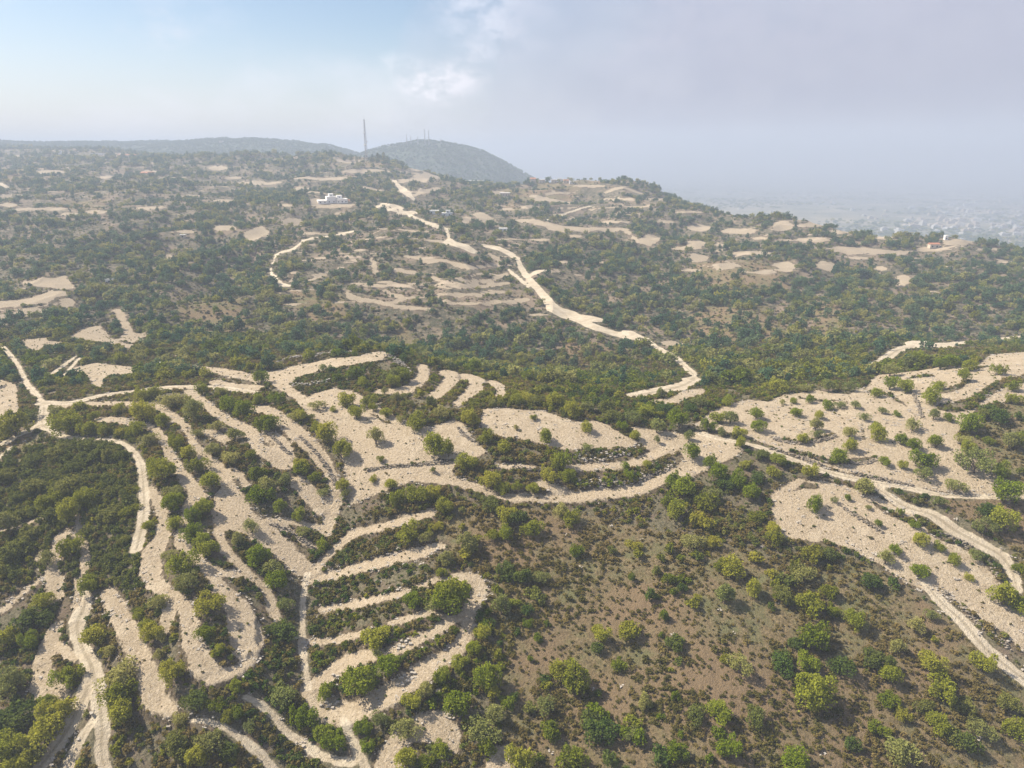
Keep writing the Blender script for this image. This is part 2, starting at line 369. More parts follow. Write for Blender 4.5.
FIELDS = [
 [(60,406,4),(95,404,4),(130,404,4),(150,405,5),(165,411,7),(178,420,7),(188,431,8),(194,445,8),(203,456,9),(214,466,12),(224,480,16)],
 [(218,529,8),(224,545,7),(232,557,7),(240,566,6),(248,573,6),(262,586,7),(268,596,7),(273,608,7),(277,618,7)],
 [(155,429,6),(164,441,8),(170,456,8),(180,471,9),(190,484,11),(196,497,15),(189,511,9),(185,526,7),(182,539,9),(186,549,9),(197,559,10),(210,569,8),(225,573,6),(246,575,5)],
 [(203,567,8),(212,577,9),(222,588,12),(232,600,18),(240,614,24),(244,632,28),(247,648,26)],
 [(254,640,12),(252,655,10),(240,668,10),(227,675,11),(212,677,14)],
 [(150,488,6),(159,504,9),(164,524,10),(160,539,11),(152,554,16),(151,569,18),(152,580,16),(163,589,11),(178,598,10),(187,613,12),(190,633,15),(195,651,20),(204,667,22),(216,676,14)],
 [(258,626,4),(260,640,5),(256,652,6)],
 [(107,592,15),(117,608,17),(127,630,20),(136,652,19),(146,668,16),(150,686,22),(158,703,24),(174,711,12)],
 [(172,602,9),(167,620,9),(163,634,7)],
 [(60,536,8),(56,554,9),(52,570,12),(55,584,13),(55,601,11)],[(64,533,4),(75,535,6),(83,546,7),(86,560,7),(86,572,5)],[(77,516,3),(80,531,4)],
 [(78,580,4),(77,606,4)],
 [(56,628,9),(50,642,12),(46,656,16)],[(57,646,6),(66,653,8),(76,659,8)],[(50,683,8),(60,688,9),(68,694,8)],
 [(-6,533,3),(20,526,3),(45,516,3)],[(42,578,3),(20,596,3),(4,609,3)],[(37,560,4),(41,553,3)],
 [(188,391,7),(205,404,8),(220,416,8),(235,424,7),(250,431,10),(260,444,14),(275,456,17),(285,466,14)],
 [(296,480,12),(301,485,14),(311,495,18),(323,506,18),(330,514,12),(328,526,8),(327,534,6)],
 [(252,408,6),(268,411,9),(283,421,13),(300,436,15),(315,451,14),(328,469,11),(335,484,9),(337,499,8),(333,512,8)],
 [(268,433,8),(283,444,9),(291,457,6)],
 [(264,520,4),(288,521,5),(313,526,6),(325,531,6)],[(271,524,3),(290,531,3),(303,541,3),(315,550,3)],
 [(203,431,4),(215,434,7),(228,441,6)],[(98,419,4),(112,420,7),(130,423,5),(150,427,4)],[(232,469,5),(240,477,5),(247,486,5)],
 [(422,366,9),(423,376,10),(411,387,8),(396,392,7),(381,392,5)],
 [(446,372,6),(452,377,11),(444,389,10),(434,397,8)],[(466,376,7),(476,383,12),(471,393,9),(457,404,6)],[(492,382,6),(500,389,9),(500,397,6)],
 [(446,478,10),(458,482,9),(470,486,7),(493,493,6),(512,498,6),(527,498,8),(545,499,9),(562,498,11),(580,497,12),(599,494,12),(620,493,11),(637,490,12),(652,483,12),(667,477,13),(685,471,14)],
 [(540,483,6),(550,487,8),(562,491,7)],
 [(498,466,3),(512,466,4),(532,467,4)],[(567,467,5),(580,467,6),(594,467,7),(610,466,8),(624,465,8),(640,461,8),(652,456,9),(664,449,9)],
 [(658,402,4),(672,400,4)],[(674,402,6),(686,396,8),(697,392,8)],
 [(313,574,5),(322,561,5),(336,549,5),(353,534,7),(373,529,9),(401,522,9),(431,513,7)],
 [(306,584,5),(318,579,6),(331,576,8),(356,569,10),(386,561,11),(416,554,10),(441,546,5)],
 [(322,611,5),(340,607,6),(356,604,6),(386,598,6),(406,592,5)],[(420,587,4),(434,581,4),(452,577,4),(462,577,6)],
 [(461,578,9),(470,578,12),(476,582,13),(479,592,13),(472,606,14),(469,621,12),(465,638,13),(453,653,17),(431,668,20),(406,684,23),(381,699,24),(357,711,26),(334,713,28),(318,703,22),(309,690,14)],
 [(463,616,7),(452,622,7),(441,628,7),(418,641,8),(403,648,9),(386,652,11),(368,656,13),(346,663,15),(330,674,14),(316,686,12)],
 [(308,642,4),(331,641,5),(356,635,5),(367,630,4)],[(391,623,4),(411,618,6),(428,612,4)],[(430,612,3),(446,617,3),(458,617,3)],
 [(195,366,3),(210,370,6),(235,374,7),(252,378,6),(266,381,8)],[(214,382,5),(228,385,5),(240,387,5),(256,388,5)],
 [(-10,304,6),(0,304,6),(25,302,6),(45,297,5),(56,294,4)],[(-5,319,3),(14,315,5),(38,311,6)],
 [(115,309,4),(122,318,6),(128,330,8),(133,342,8)],
 # terraces of the spur in the valley
 [(411,257,2),(446,261,3),(468,267,4),(486,266,3),(500,263,3),(495,257,2),(488,253,2)],
 [(433,277,4),(448,284,3.2),(468,286,3),(486,286,3),(506,283,2.4)],[(461,280,2),(486,280,2),(506,275,2)],[(473,275,1.5),(506,273,1.5)],
 [(438,294,2),(456,295,2.6),(476,294,2),(503,292,2.6)],[(446,302,2.5),(468,304,2.8),(506,302,2.5),(526,300,2.5)],
 [(346,290,4),(353,298,4),(373,301,3),(396,306,3),(428,309,3)],[(371,257,3),(373,264,4),(376,272,4)],
 [(293,272,2),(291,282,2)],[(311,280,2),(328,272,3)],[(376,232,1.3),(400,230,1.3),(428,232,1.3)],[(363,240,1.4),(385,238,1.4)],[(396,270,3),(411,272,4)],[(386,291,3),(400,296,3)],
 [(404,286,2),(418,290,2)],[(380,282,2),(398,284,2)],[(430,240,1.5),(444,242,2)],
 [(520,220,3.5),(545,224,4),(566,227,4),(586,229,3)],[(599,229,3),(618,229,3)],[(624,229,3),(632,236,3),(640,244,3)],
 [(556,207,1.2),(600,208,1.2),(649,206,1.2)],[(564,213,1),(640,214,1)],[(532,196,3),(550,200,3),(570,203,2)],[(607,192,2),(640,193,2)],
 [(401,182,2),(420,180,3),(444,178,3)],[(411,196,2),(425,192,3),(438,188,3)],[(400,172,2),(430,176,2)],
 [(370,190,1.2),(405,192,1.2)],[(300,178,1.3),(330,180,1.3)],[(330,196,1.3),(300,194,1.3)],
]
POLYS = [
 [(214,502),(224,485),(233,482),(245,500),(251,514),(263,519),(278,534),(303,556),(313,568),(308,574),(293,572),(268,549),(253,539),(243,531),(223,530),(214,524)],
 [(34,668),(40,655),(52,652),(52,670),(60,684),(68,692),(64,700),(40,700),(33,690)],
 [(266,373),(286,368),(306,364),(331,359),(360,356),(386,352),(391,354),(381,360),(356,364),(328,369),(306,374),(293,380),(292,388),(300,394),(311,399),(303,408),(293,397),(278,388),(268,380)],
 [(293,396),(303,401),(313,394),(333,389),(352,391),(368,400),(385,412),(408,424),(432,428),(452,420),(462,424),(470,436),(484,452),(476,457),(458,462),(451,470),(455,478),(470,484),(446,483),(416,481),(381,491),(352,503),(347,486),(345,465),(338,445),(322,425),(305,412)],
 [(483,410),(512,409),(542,411),(559,417),(572,422),(594,421),(607,426),(622,435),(637,442),(632,446),(604,448),(579,448),(557,449),(537,442),(512,437),(496,434),(482,427)],
 [(632,427),(667,432),(687,435),(702,432),(724,440),(744,450),(732,457),(712,465),(697,472),(676,478),(667,470),(687,460),(680,450),(662,455),(645,448),(641,440)],
 [(697,425),(712,412),(729,405),(749,400),(768,402),(783,395),(818,391),(850,395),(870,385),(878,375),(910,372),(943,367),(975,367),(993,355),(1024,352),(1130,350),(1130,395),(1024,398),(995,402),(975,408),(970,420),(955,435),(960,450),(985,465),(1000,478),(1024,487),(1130,495),(1130,505),(1024,494),(988,494),(943,491),(908,483),(873,477),(843,470),(818,463),(793,455),(768,444),(744,436),(720,430)],
 [(773,492),(798,479),(843,486),(878,499),(908,514),(918,524),(943,542),(968,552),(985,567),(1000,582),(1020,602),(1060,620),(1060,665),(1024,650),(1008,633),(983,618),(958,600),(938,590),(918,588),(903,579),(878,562),(863,554),(835,542),(805,539),(783,537),(773,514)],
 [(376,775),(378,752),(395,735),(420,716),(445,714),(458,732),(456,752),(440,745),(425,738),(405,745),(395,775)],
 [(484,775),(496,751),(506,747),(516,775)],
 [(23,340),(48,338),(40,350),(28,352)],[(70,369),(95,363),(130,367),(138,374),(105,376),(100,388),(92,385),(88,375)],
 [(0,380),(15,385),(18,410),(8,425),(0,420)],
 [(22,283),(45,278),(65,276),(75,288),(60,289),(45,287),(35,286)],[(70,337),(85,328),(100,325),(108,336),(120,342),(135,345),(130,348),(100,342)],
 [(243,233),(262,226),(269,232),(268,238),(256,240),(246,238)],[(281,221),(290,218),(302,219),(301,226),(287,226)],
 [(472,214),(480,212),(498,222),(490,224),(478,221)],[(311,199),(318,197),(330,202),(345,201),(360,204),(352,207),(335,208),(318,208),(311,205)],
 [(312,200),(328,200),(328,206),(314,206)],
 [(45,341),(62,342),(60,346),(47,346)],
 [(832,246),(860,247),(885,250),(909,252),(905,255),(880,254),(850,254),(834,252)],
]
BLOBS = [(66,303,8,5),(364,171,23,2),(349,161,13,2),(218,168,9,2.5),(258,183,23,1.6),(301,189,7,2),(225,228,11,3),(290,223,12,2.5),
 (421,169,10,2.5),(466,220,5,3),(498,193,8,2.6),(542,199,8,2.4),(650,240,9,5),(640,242,8,2),(685,248,16,2.2),(695,244,10,3.5),(699,228,13,2.8),(740,231,18,3),
 (699,258,10,3),(725,266,14,3),(766,272,11,2),(751,253,20,2),(785,265,12,2.4),(782,226,10,5),(812,225,16,2.2),(812,240,18,2.5),(932,249,18,2),(922,234,8,2),(956,242,15,3),
 (786,267,9,5),(826,266,10,4),(902,281,8,6),(52,209,14,1.5),(25,209,12,1.8),(50,172,16,2),(105,177,6,1.8),(8,205,8,2),(20,156,10,1),(100,155,10,1),(125,156,10,1.6),(148,173,9,2.5),
 (12,196,14,1.6),(70,214,9,1.6),(96,212,12,1.8),(150,208,16,1.3),(225,201,12,1.4),(190,196,10,1.2),(285,205,8,1.3),(340,214,8,1.2),(232,178,9,1.4),(310,233,8,1.2),(163,258,5,1.5),(168,259,3,4),(185,232,12,1.3),
 (500,209,14,1.4),(530,207,12,1.2),(560,193,16,1.4),(590,186,16,1.2),(620,199,16,1.2),(655,199,10,1),(690,212,14,1),(610,222,20,1.2),(575,236,8,1.2),(540,240,10,1),(720,245,6,1.3),(700,392,4,3),
 (860,258,10,1.6),(880,268,7,2),(840,232,10,1.4),(885,237,12,1.2),(990,249,10,1.2),(1005,262,8,1.5),(760,238,9,1.4),(690,270,10,1.2),(665,222,10,1.3),
 (565,262,6,1.2),(552,271,6,1),(600,262,5,.9),(580,275,5,1),(430,262,6,1),(360,250,7,1),(350,262,6,1),(320,258,6,1),(340,268,5,1.2)]
BROWNS = [
 [(440,520),(520,506),(600,518),(700,540),(780,560),(860,560),(910,590),(960,630),(1024,690),(1100,760),(1100,900),(520,900),(500,700),(510,640),(480,600),(500,580),(450,555)],
 [(975,410),(1024,398),(1130,400),(1130,560),(1024,560),(985,530),(950,512),(945,500),(1024,500),(1024,487),(993,472),(965,450),(985,430)],
 [(290,290),(345,295),(350,320),(320,322),(296,308)],[(392,322),(408,320),(420,352),(400,355)],[(180,292),(232,290),(256,330),(240,340),(200,335),(180,320)],
 [(210,365),(262,350),(340,348),(380,345),(378,352),(330,358),(270,370)],[(690,262),(780,262),(790,290),(700,290)],[(690,310),(768,305),(800,340),(760,372),(710,350)],
 [(60,200),(106,198),(106,210),(72,210)],[(0,168),(28,168),(24,180),(0,182)],[(330,153),(420,158),(420,172),(340,165)],[(500,190),(760,190),(780,215),(500,212)],
 [(560,340),(640,345),(690,380),(640,392),(560,380)],[(810,300),(840,300),(850,340),(820,345)],[(60,455),(20,430),(0,445),(0,470),(50,470)],
 [(256,415),(270,415),(300,450),(325,490),(320,500),(300,480),(262,440)],[(313,530),(340,520),(300,515),(280,535)],
]
HOLES = [
 [(293,384,4),(310,378,7),(325,376,6)],
 [(365,469,4),(390,466,5),(420,464,5),(440,461,5),(450,461,6)],
 [(457,426,2),(466,436,2),(478,443,2)],
 [(773,437,3),(790,441,4),(808,441,4),(825,437,4),(835,433,4)],[(793,452,5),(810,456,6),(828,461,7),(850,462,7),(875,457,5)],[(768,446,3),(785,453,3),(800,460,3)],
 [(855,472,3),(880,478,4),(915,486,4)],[(888,396,3),(905,405,3.5),(918,420,3),(923,432,3)],[(908,387,2.5),(918,407,3)],[(860,415,4),(864,440,5)],[(885,415,4),(888,430,3)],[(897,412,3),(895,427,3)],
 [(948,408,12),(968,404,13),(982,396,12),(1002,384,10),(1030,377,8)],[(940,392,6),(958,387,6),(968,381,5)],
 [(793,491,4),(805,486,7),(818,487,6)],[(843,507,3),(868,522,4),(880,532,4)],[(875,504,5),(895,515,7),(918,524,7)],[(855,532,3),(866,536,4),(878,541,3)],[(888,494,6),(903,503,7)],
 [(933,534,6),(950,539,6),(963,544,7)],[(975,550,6),(988,562,8),(1000,580,8)],[(938,587,4),(958,604,5),(970,615,6),(985,628,7),(1010,648,7)],
 [(340,421,3),(320,410,2)],[(366,410,3),(380,419,4),(392,424,3)],[(306,461,3),(318,474,3)],[(262,426,4),(276,439,5),(288,452,4)],[(262,441,3),(275,451,3)],
 [(560,456,8),(590,457,7),(620,455,6),(640,451,5)],[(575,480,10),(610,478,10),(640,470,9),(665,462,6)],[(800,398,2),(820,401,2),(840,400,2)],[(870,392,3),(890,395,3)],[(910,378,2),(930,376,2)],[(960,372,2),(990,366,2)],[(560,417,1)],
]
for s_ in ROADS: lay_strip(s_, 'road')
for s_ in FIELDS: lay_strip(s_, 'field')
for p_ in POLYS: lay_poly(p_)
for b_ in BLOBS: lay_blob(*b_)
for h_ in HOLES:
    if len(h_) > 1: lay_strip(h_, 'field', hole=True)
for p_ in BROWNS: lay_poly(p_, 'brown')
for ra in (NR, FR):
    U, V = project(ra.X, ra.Y, ra.base)
    ra.patchy = np.clip(smooth(ra.Y, 560, 800) * .55 + smooth(U, 300, 360) * smooth(U, 540, 500) * smooth(V, 225, 235) * smooth(V, 312, 305) * (ra.Y > 330) + smooth(U, 680, 740) * smooth(V, 280, 262) * (ra.Y > 400) * .9, 0, 1)

# narrow treads of old terraces that follow the contour lines of the far slopes
wob_ = 3.0 * (fbm(FR.X / 60, FR.Y / 60, 911, 3) - .5)
step = np.interp(FR.Y, [300, 600, 1200, 1900], [3.4, 3.8, 7, 9])
ph = np.mod(FR.base + wob_, step) / step
U, V = project(FR.X, FR.Y, FR.base)
zone = np.clip(smooth(FR.Y, 560, 720) * .40 + ((U > 275) & (U < 440) & (V > 222) & (V < 308) & (FR.Y > 330)) * .92 + ((U > 440) & (U < 535) & (V > 222) & (V < 308) & (FR.Y > 330)) * .45 + ((U > 690) & (V < 278) & (FR.Y > 400)) * .5 + (FR.Y > 300) * .12 + ((U < 150) & (FR.Y > 270)) * .28, 0, .95)
nm = fbm(FR.X / 34 + 5, FR.Y / 34, 921, 4)
tread = (ph < .12 + .10 * vnoise(FR.X / 25, FR.Y / 25, 33)) & (nm > .78 - .42 * zone) & (FR.base > -175) & (FR.Y > 260)
FR.field = np.where(tread, np.maximum(FR.field, .6), FR.field)
win = (slice(None), slice(None))
far_f = FR.sample(FR.field, NR.X, NR.Y); NR.field = np.where(NR.Y > 262, np.maximum(NR.field, far_f), NR.field)


# ------------------------------------------------------------------ materials
def new_mat(name):
    m = bpy.data.materials.new(name); m.use_nodes = True; nt = m.node_tree; nt.nodes.clear()
    out = N(nt, 'ShaderNodeOutputMaterial'); b = N(nt, 'ShaderNodeBsdfPrincipled')
    nt.links.new(b.outputs[0], out.inputs[0]); b.inputs['Roughness'].default_value = 0.9
    b.inputs['Specular IOR Level'].default_value = 0.15
    return m, nt, b
def plain_mat(name, c, rough=0.8, var=0.12, scale=1.0):
    m, nt, b = new_mat(name)
    tc = N(nt, 'ShaderNodeTexCoord'); n = N(nt, 'ShaderNodeTexNoise', i_Scale=scale, i_Detail=4.0); nt.links.new(tc.outputs['Object'], n.inputs['Vector'])
    col = mixc(nt, n.outputs[0], tuple(x * (1 - var) for x in c), tuple(min(1, x * (1 + var)) for x in c))
    nt.links.new(col, b.inputs['Base Color']); b.inputs['Roughness'].default_value = rough
    return m

def ground_material():
    m, nt, b = new_mat('ground')
    geo = N(nt, 'ShaderNodeNewGeometry'); pos = geo.outputs['Position']
    def noise(scale, detail=5.0, rough=0.55):
        n = N(nt, 'ShaderNodeTexNoise', i_Scale=scale, i_Detail=detail, i_Roughness=rough); nt.links.new(pos, n.inputs['Vector']); return n.outputs[0]
    def attr(nm): return N(nt, 'ShaderNodeAttribute', attribute_name=nm).outputs['Fac']
    fine, mid, big, huge = noise(1.6, 6.0, .65), noise(0.28, 5.0), noise(0.045, 4.0), noise(0.012, 4.0)
    grit = noise(5.5, 3.0, .7)
    dist = attr('far')                       # 0 near the ridge, 1 in the far country
    # scrub floor: litter, dry grass and green tufts
    floor = mixc(nt, sstep(nt, fine, .35, .65), (0.085, 0.078, 0.044), (0.19, 0.165, 0.105))
    floor = mixc(nt, sstep(nt, mid, .45, .66), floor, (0.165, 0.125, 0.088))
    floor = mixc(nt, sstep(nt, grit, .66, .76), floor, (0.30, 0.255, 0.195))
    farf = mixc(nt, sstep(nt, mid, .38, .62), (0.070, 0.066, 0.040), (0.185, 0.150, 0.105))
    farf = mixc(nt, mth(nt, 'MULTIPLY', sstep(nt, noise(.55, 3.0, .6), .50, .58), .8), farf, (0.060, 0.066, 0.034))
    farf = mixc(nt, sstep(nt, big, .50, .64), farf, (0.205, 0.158, 0.112))
    floor = mixc(nt, dist, floor, farf)
    # dry brown grass
    br = mixc(nt, sstep(nt, fine, .32, .68), (0.086, 0.070, 0.034), (0.245, 0.188, 0.104))
    br = mixc(nt, sstep(nt, mid, .40, .68), br, (0.140, 0.138, 0.064))
    br = mixc(nt, sstep(nt, big, .42, .62), br, (0.195, 0.140, 0.082))
    br = mixc(nt, sstep(nt, grit, .68, .76), br, (0.33, 0.27, 0.21))
    bmask = sstep(nt, mth(nt, 'ADD', attr('brown'), mth(nt, 'MULTIPLY', mth(nt, 'SUBTRACT', mid, .5), .9)), .35, .65)
    col = mixc(nt, bmask, floor, br)
    # bare marl: cream soil with tan drifts, plough lines, weeds and pebbles
    soil = mixc(nt, sstep(nt, mid, .34, .66), (0.350, 0.280, 0.190), (0.455, 0.378, 0.272))
    soil = mixc(nt, sstep(nt, big, .40, .60), soil, (0.405, 0.328, 0.228))
    soil = mixc(nt, mth(nt, 'MULTIPLY', sstep(nt, fine, .52, .66), .45), soil, (0.52, 0.44, 0.35))
    soil = mixc(nt, mth(nt, 'MULTIPLY', sstep(nt, fine, .48, .34), .42), soil, (0.23, 0.168, 0.11))
    soil = mixc(nt, mth(nt, 'MULTIPLY', sstep(nt, grit, .60, .70), .7), soil, (0.16, 0.125, 0.08))
    soil = mixc(nt, mth(nt, 'MULTIPLY', dist, .55), soil, (0.30, 0.245, 0.175))
    spk = noise(2.6, 2.0, .6)
    soil = mixc(nt, mth(nt, 'MULTIPLY', sstep(nt, spk, .61, .68), .5), soil, (0.15, 0.115, 0.07))
    soil = mixc(nt, mth(nt, 'MULTIPLY', sstep(nt, spk, .40, .35), .35), soil, (0.56, 0.48, 0.385))
    rd = mixc(nt, sstep(nt, mid, .35, .65), (0.45, 0.378, 0.275), (0.55, 0.478, 0.365))
    soil = mixc(nt, mth(nt, 'MULTIPLY', dist, .55), soil, (0.30, 0.245, 0.175))
    spk = noise(2.6, 2.0, .6)
    soil = mixc(nt, mth(nt, 'MULTIPLY', sstep(nt, spk, .61, .68), .5), soil, (0.15, 0.115, 0.07))
    soil = mixc(nt, mth(nt, 'MULTIPLY', sstep(nt, spk, .40, .35), .35), soil, (0.56, 0.48, 0.385))
    rd = mixc(nt, mth(nt, 'MULTIPLY', sstep(nt, fine, .5, .66), .4), rd, (0.33, 0.26, 0.19))
    rut = attr('rut')
    mid_ = mth(nt, 'MULTIPLY', sstep(nt, mth(nt, 'ADD', rut, mth(nt, 'MULTIPLY', mth(nt, 'SUBTRACT', fine, .5), .35)), .30, .16), .55)
    rd = mixc(nt, mid_, rd, (0.25, 0.205, 0.135))
    wob = mth(nt, 'ADD', mth(nt, 'MULTIPLY', mth(nt, 'SUBTRACT', mid, .5), 2.6), mth(nt, 'MULTIPLY', mth(nt, 'SUBTRACT', fine, .5), 1.6))
    wobf = mth(nt, 'MULTIPLY', mth(nt, 'SUBTRACT', N(nt, 'ShaderNodeTexNoise', i_Scale=.07).outputs[0], .5), 0.0)
    em = mth(nt, 'MULTIPLY', sstep(nt, mth(nt, 'ADD', attr('field'), wob), -1.9, -.8), .75)  # rim of brown litter, darkened to paint the shade of terrace risers
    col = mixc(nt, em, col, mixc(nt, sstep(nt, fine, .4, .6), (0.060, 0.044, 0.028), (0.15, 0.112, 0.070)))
    wob2 = mth(nt, 'ADD', wob, mth(nt, 'MULTIPLY', dist, mth(nt, 'MULTIPLY', mth(nt, 'SUBTRACT', noise(.11, 4.0, .6), .50), 8.0)))
    fm = sstep(nt, mth(nt, 'ADD', attr('field'), wob2), -0.60, -0.15)
    rm = sstep(nt, mth(nt, 'ADD', attr('road'), mth(nt, 'MULTIPLY', wob, .45)), -0.2, 0.15)
    col = mixc(nt, fm, col, soil); col = mixc(nt, rm, col, rd)
    # terrace faces: bare cut earth and rubble where the ground is steep close to a field
    sepn = N(nt, 'ShaderNodeSeparateXYZ'); nt.links.new(geo.outputs['Normal'], sepn.inputs[0])
    # small pale patches scattered over far slopes (old terrace treads)
    mp = N(nt, 'ShaderNodeMapping'); mp.inputs['Scale'].default_value = (.022, .075, .02); nt.links.new(pos, mp.inputs['Vector'])
    pn = N(nt, 'ShaderNodeTexNoise', i_Scale=1.0, i_Detail=5.0, i_Roughness=.6); nt.links.new(mp.outputs[0], pn.inputs['Vector'])
    pm = mth(nt, 'MULTIPLY', sstep(nt, pn.outputs[0], .60, .66), attr('patchy'))
    col = mixc(nt, pm, col, (0.40, 0.325, 0.24))
    # plain: fields
    vor = N(nt, 'ShaderNodeTexVoronoi', i_Scale=.009); nt.links.new(pos, vor.inputs['Vector'])
    sc_ = N(nt, 'ShaderNodeSeparateColor'); nt.links.new(vor.outputs['Color'], sc_.inputs[0])
    pl = mixc(nt, sc_.outputs[0], (0.07, 0.085, 0.05), (0.26, 0.22, 0.16))
    pl = mixc(nt, sstep(nt, huge, .45, .6), pl, (0.12, 0.12, 0.085))
    col = mixc(nt, attr('plain'), col, pl)
    col = mixc(nt, attr('wooded'), col, mixc(nt, sstep(nt, big, .4, .6), (0.032, 0.060, 0.038), (0.055, 0.082, 0.048)))
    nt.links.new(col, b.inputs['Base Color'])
    bump = N(nt, 'ShaderNodeBump', i_Strength=1.0, i_Distance=0.6); nt.links.new(mth(nt, 'ADD', fine, mth(nt, 'MULTIPLY', grit, .4)), bump.inputs['Height'])
    nt.links.new(bump.outputs[0], b.inputs['Normal'])
    return m
MAT_G = ground_material()

def foliage_mat(name, dark, light, warm, hue=0.5):
    m = bpy.data.materials.new(name); m.use_nodes = True; nt = m.node_tree; nt.nodes.clear()
    out = N(nt, 'ShaderNodeOutputMaterial')
    oi = N(nt, 'ShaderNodeObjectInfo'); geo = N(nt, 'ShaderNodeNewGeometry')
    a = mixc(nt, geo.outputs['Random Per Island'], dark, light)
    rnd = oi.outputs['Random']
    c = mixc(nt, sstep(nt, rnd, .35, 1.0), a, mixc(nt, .6, a, warm))
    tc = N(nt, 'ShaderNodeTexCoord')
    n = N(nt, 'ShaderNodeTexNoise', i_Scale=.02, i_Detail=3.0); nt.links.new(geo.outputs['Position'], n.inputs['Vector'])
    c = mixc(nt, mth(nt, 'MULTIPLY', sstep(nt, n.outputs[0], .45, .60), .75), c, mixc(nt, .6, c, warm))
    hs = N(nt, 'ShaderNodeHueSaturation'); hs.inputs['Saturation'].default_value = 1.18
    nt.links.new(mth(nt, 'ADD', mth(nt, 'MULTIPLY', rnd, .40), 1.04), hs.inputs['Value']); nt.links.new(c, hs.inputs['Color'])
    d = N(nt, 'ShaderNodeBsdfDiffuse'); t = N(nt, 'ShaderNodeBsdfTranslucent')
    nt.links.new(hs.outputs[0], d.inputs[0]); nt.links.new(hs.outputs[0], t.inputs[0])
    ms = N(nt, 'ShaderNodeMixShader'); ms.inputs[0].default_value = .36
    nt.links.new(d.outputs[0], ms.inputs[1]); nt.links.new(t.outputs[0], ms.inputs[2]); nt.links.new(ms.outputs[0], out.inputs[0])
    return m
M_TREE = foliage_mat('carob_leaves', (0.090, 0.125, 0.024), (0.215, 0.250, 0.055), (0.27, 0.245, 0.070))
M_OLIVE = foliage_mat('olive_leaves', (0.115, 0.135, 0.050), (0.23, 0.245, 0.10), (0.26, 0.235, 0.10))
M_BUSH = foliage_mat('bush_leaves', (0.066, 0.096, 0.019), (0.175, 0.205, 0.045), (0.235, 0.21, 0.060))
M_DARK = foliage_mat('maquis_leaves', (0.038, 0.066, 0.022), (0.110, 0.145, 0.044), (0.16, 0.150, 0.055))
M_SCRUB = foliage_mat('garrigue_leaves', (0.064, 0.064, 0.024), (0.165, 0.152, 0.062), (0.205, 0.158, 0.080))
M_FAR = foliage_mat('woodland_leaves', (0.026, 0.058, 0.032), (0.080, 0.135, 0.072), (0.11, 0.135, 0.070))
M_FARS = foliage_mat('far_scrub_leaves', (0.060, 0.062, 0.038), (0.130, 0.125, 0.080), (0.16, 0.125, 0.085))
M_TOWN = plain_mat('town_render', (0.42, 0.41, 0.40), .85, .1, .5)
M_TOWN2 = plain_mat('town_render_tan', (0.36, 0.31, 0.26), .85, .1, .5)
M_BARK = plain_mat('bark', (0.13, 0.10, 0.075), .95, .3, 6)
M_STONE = plain_mat('limestone', (0.36, 0.325, 0.28), .95, .35, 1.3)
M_WSTONE = plain_mat('wall_stone', (0.25, 0.215, 0.17), .95, .4, 1.3)
M_WHITE = plain_mat('white_render', (0.76, 0.74, 0.71), .8, .05, .5)
M_CREAM = plain_mat('cream_render', (0.55, 0.46, 0.36), .8, .08, .5)
M_TILE = plain_mat('roof_tile', (0.38, 0.17, 0.10), .85, .2, 2)
M_GLASS = plain_mat('dark_glass', (0.035, 0.045, 0.055), .2, .1, 1)
M_METAL = plain_mat('mast_metal', (0.40, 0.38, 0.37), .6, .1, 1)
M_RED = plain_mat('mast_red', (0.45, 0.10, 0.08), .6, .1, 1)

# ------------------------------------------------------------------ terrain sheet
def mesh_grid(name, X, Y, Z, faces_mask, attrs, mat):
    ny, nx = X.shape
    idx = np.arange(ny * nx).reshape(ny, nx)
    q = np.stack([idx[:-1, :-1], idx[:-1, 1:], idx[1:, 1:], idx[1:, :-1]], -1).reshape(-1, 4)
    q = q[faces_mask.ravel()]
    used = np.unique(q); remap = np.full(ny * nx, -1, np.int64); remap[used] = np.arange(len(used)); q = remap[q]
    me = bpy.data.meshes.new(name)
    me.vertices.add(len(used)); me.vertices.foreach_set('co', np.stack([X.ravel()[used], Y.ravel()[used], Z.ravel()[used]], 1).astype(np.float32).ravel())
    me.loops.add(len(q) * 4); me.loops.foreach_set('vertex_index', q.astype(np.int32).ravel())
    me.polygons.add(len(q)); me.polygons.foreach_set('loop_start', (np.arange(len(q)) * 4).astype(np.int32))
    me.polygons.foreach_set('use_smooth', np.ones(len(q), bool))
    me.update(calc_edges=True)
    for k, a in attrs.items():
        at_ = me.attributes.new(k, 'FLOAT', 'POINT'); at_.data.foreach_set('value', a.ravel()[used].astype(np.float32))
    me.materials.append(mat)
    o = bpy.data.objects.new(name, me); COL.objects.link(o); o['kind'] = 'structure'
    return o

ys = np.concatenate([np.linspace(-50, 68, 24), -60 + 128.5 * (390 / 128.5) ** np.linspace(0, 1, 640), -60 + 391.5 * (1860 / 391.5) ** np.linspace(0, 1, 420), -60 + 1872 * (32000 / 1872) ** np.linspace(0, 1, 120)])
ss = np.concatenate([np.linspace(-1.6, -.82, 90)[:-1], np.linspace(-.82, .82, 1150), np.linspace(.82, 1.6, 90)[1:]])
S_, Yg = np.meshgrid(ss, ys); Xg = S_ * (Yg + 60)
Zb = base_raw(Xg, Yg)
ins = FR.inside(Xg, Yg)
def grab(nm, dflt):
    return np.where(ins, both(nm, Xg, Yg), dflt)
fld, rod, brn = grab('field', -9.), grab('road', -9.), grab('brown', 0.)
Zg = Zb + grab('dz', 0.)
nearw = 1 - smooth(Yg, 300, 420)
Zg += nearw * 0.30 * (fbm(Xg / 2.2, Yg / 2.2, 51, 3) - .5) * (1 - smooth(np.maximum(fld, rod), -.5, .5) * .75)
farA = smooth(Yg, 230, 340)
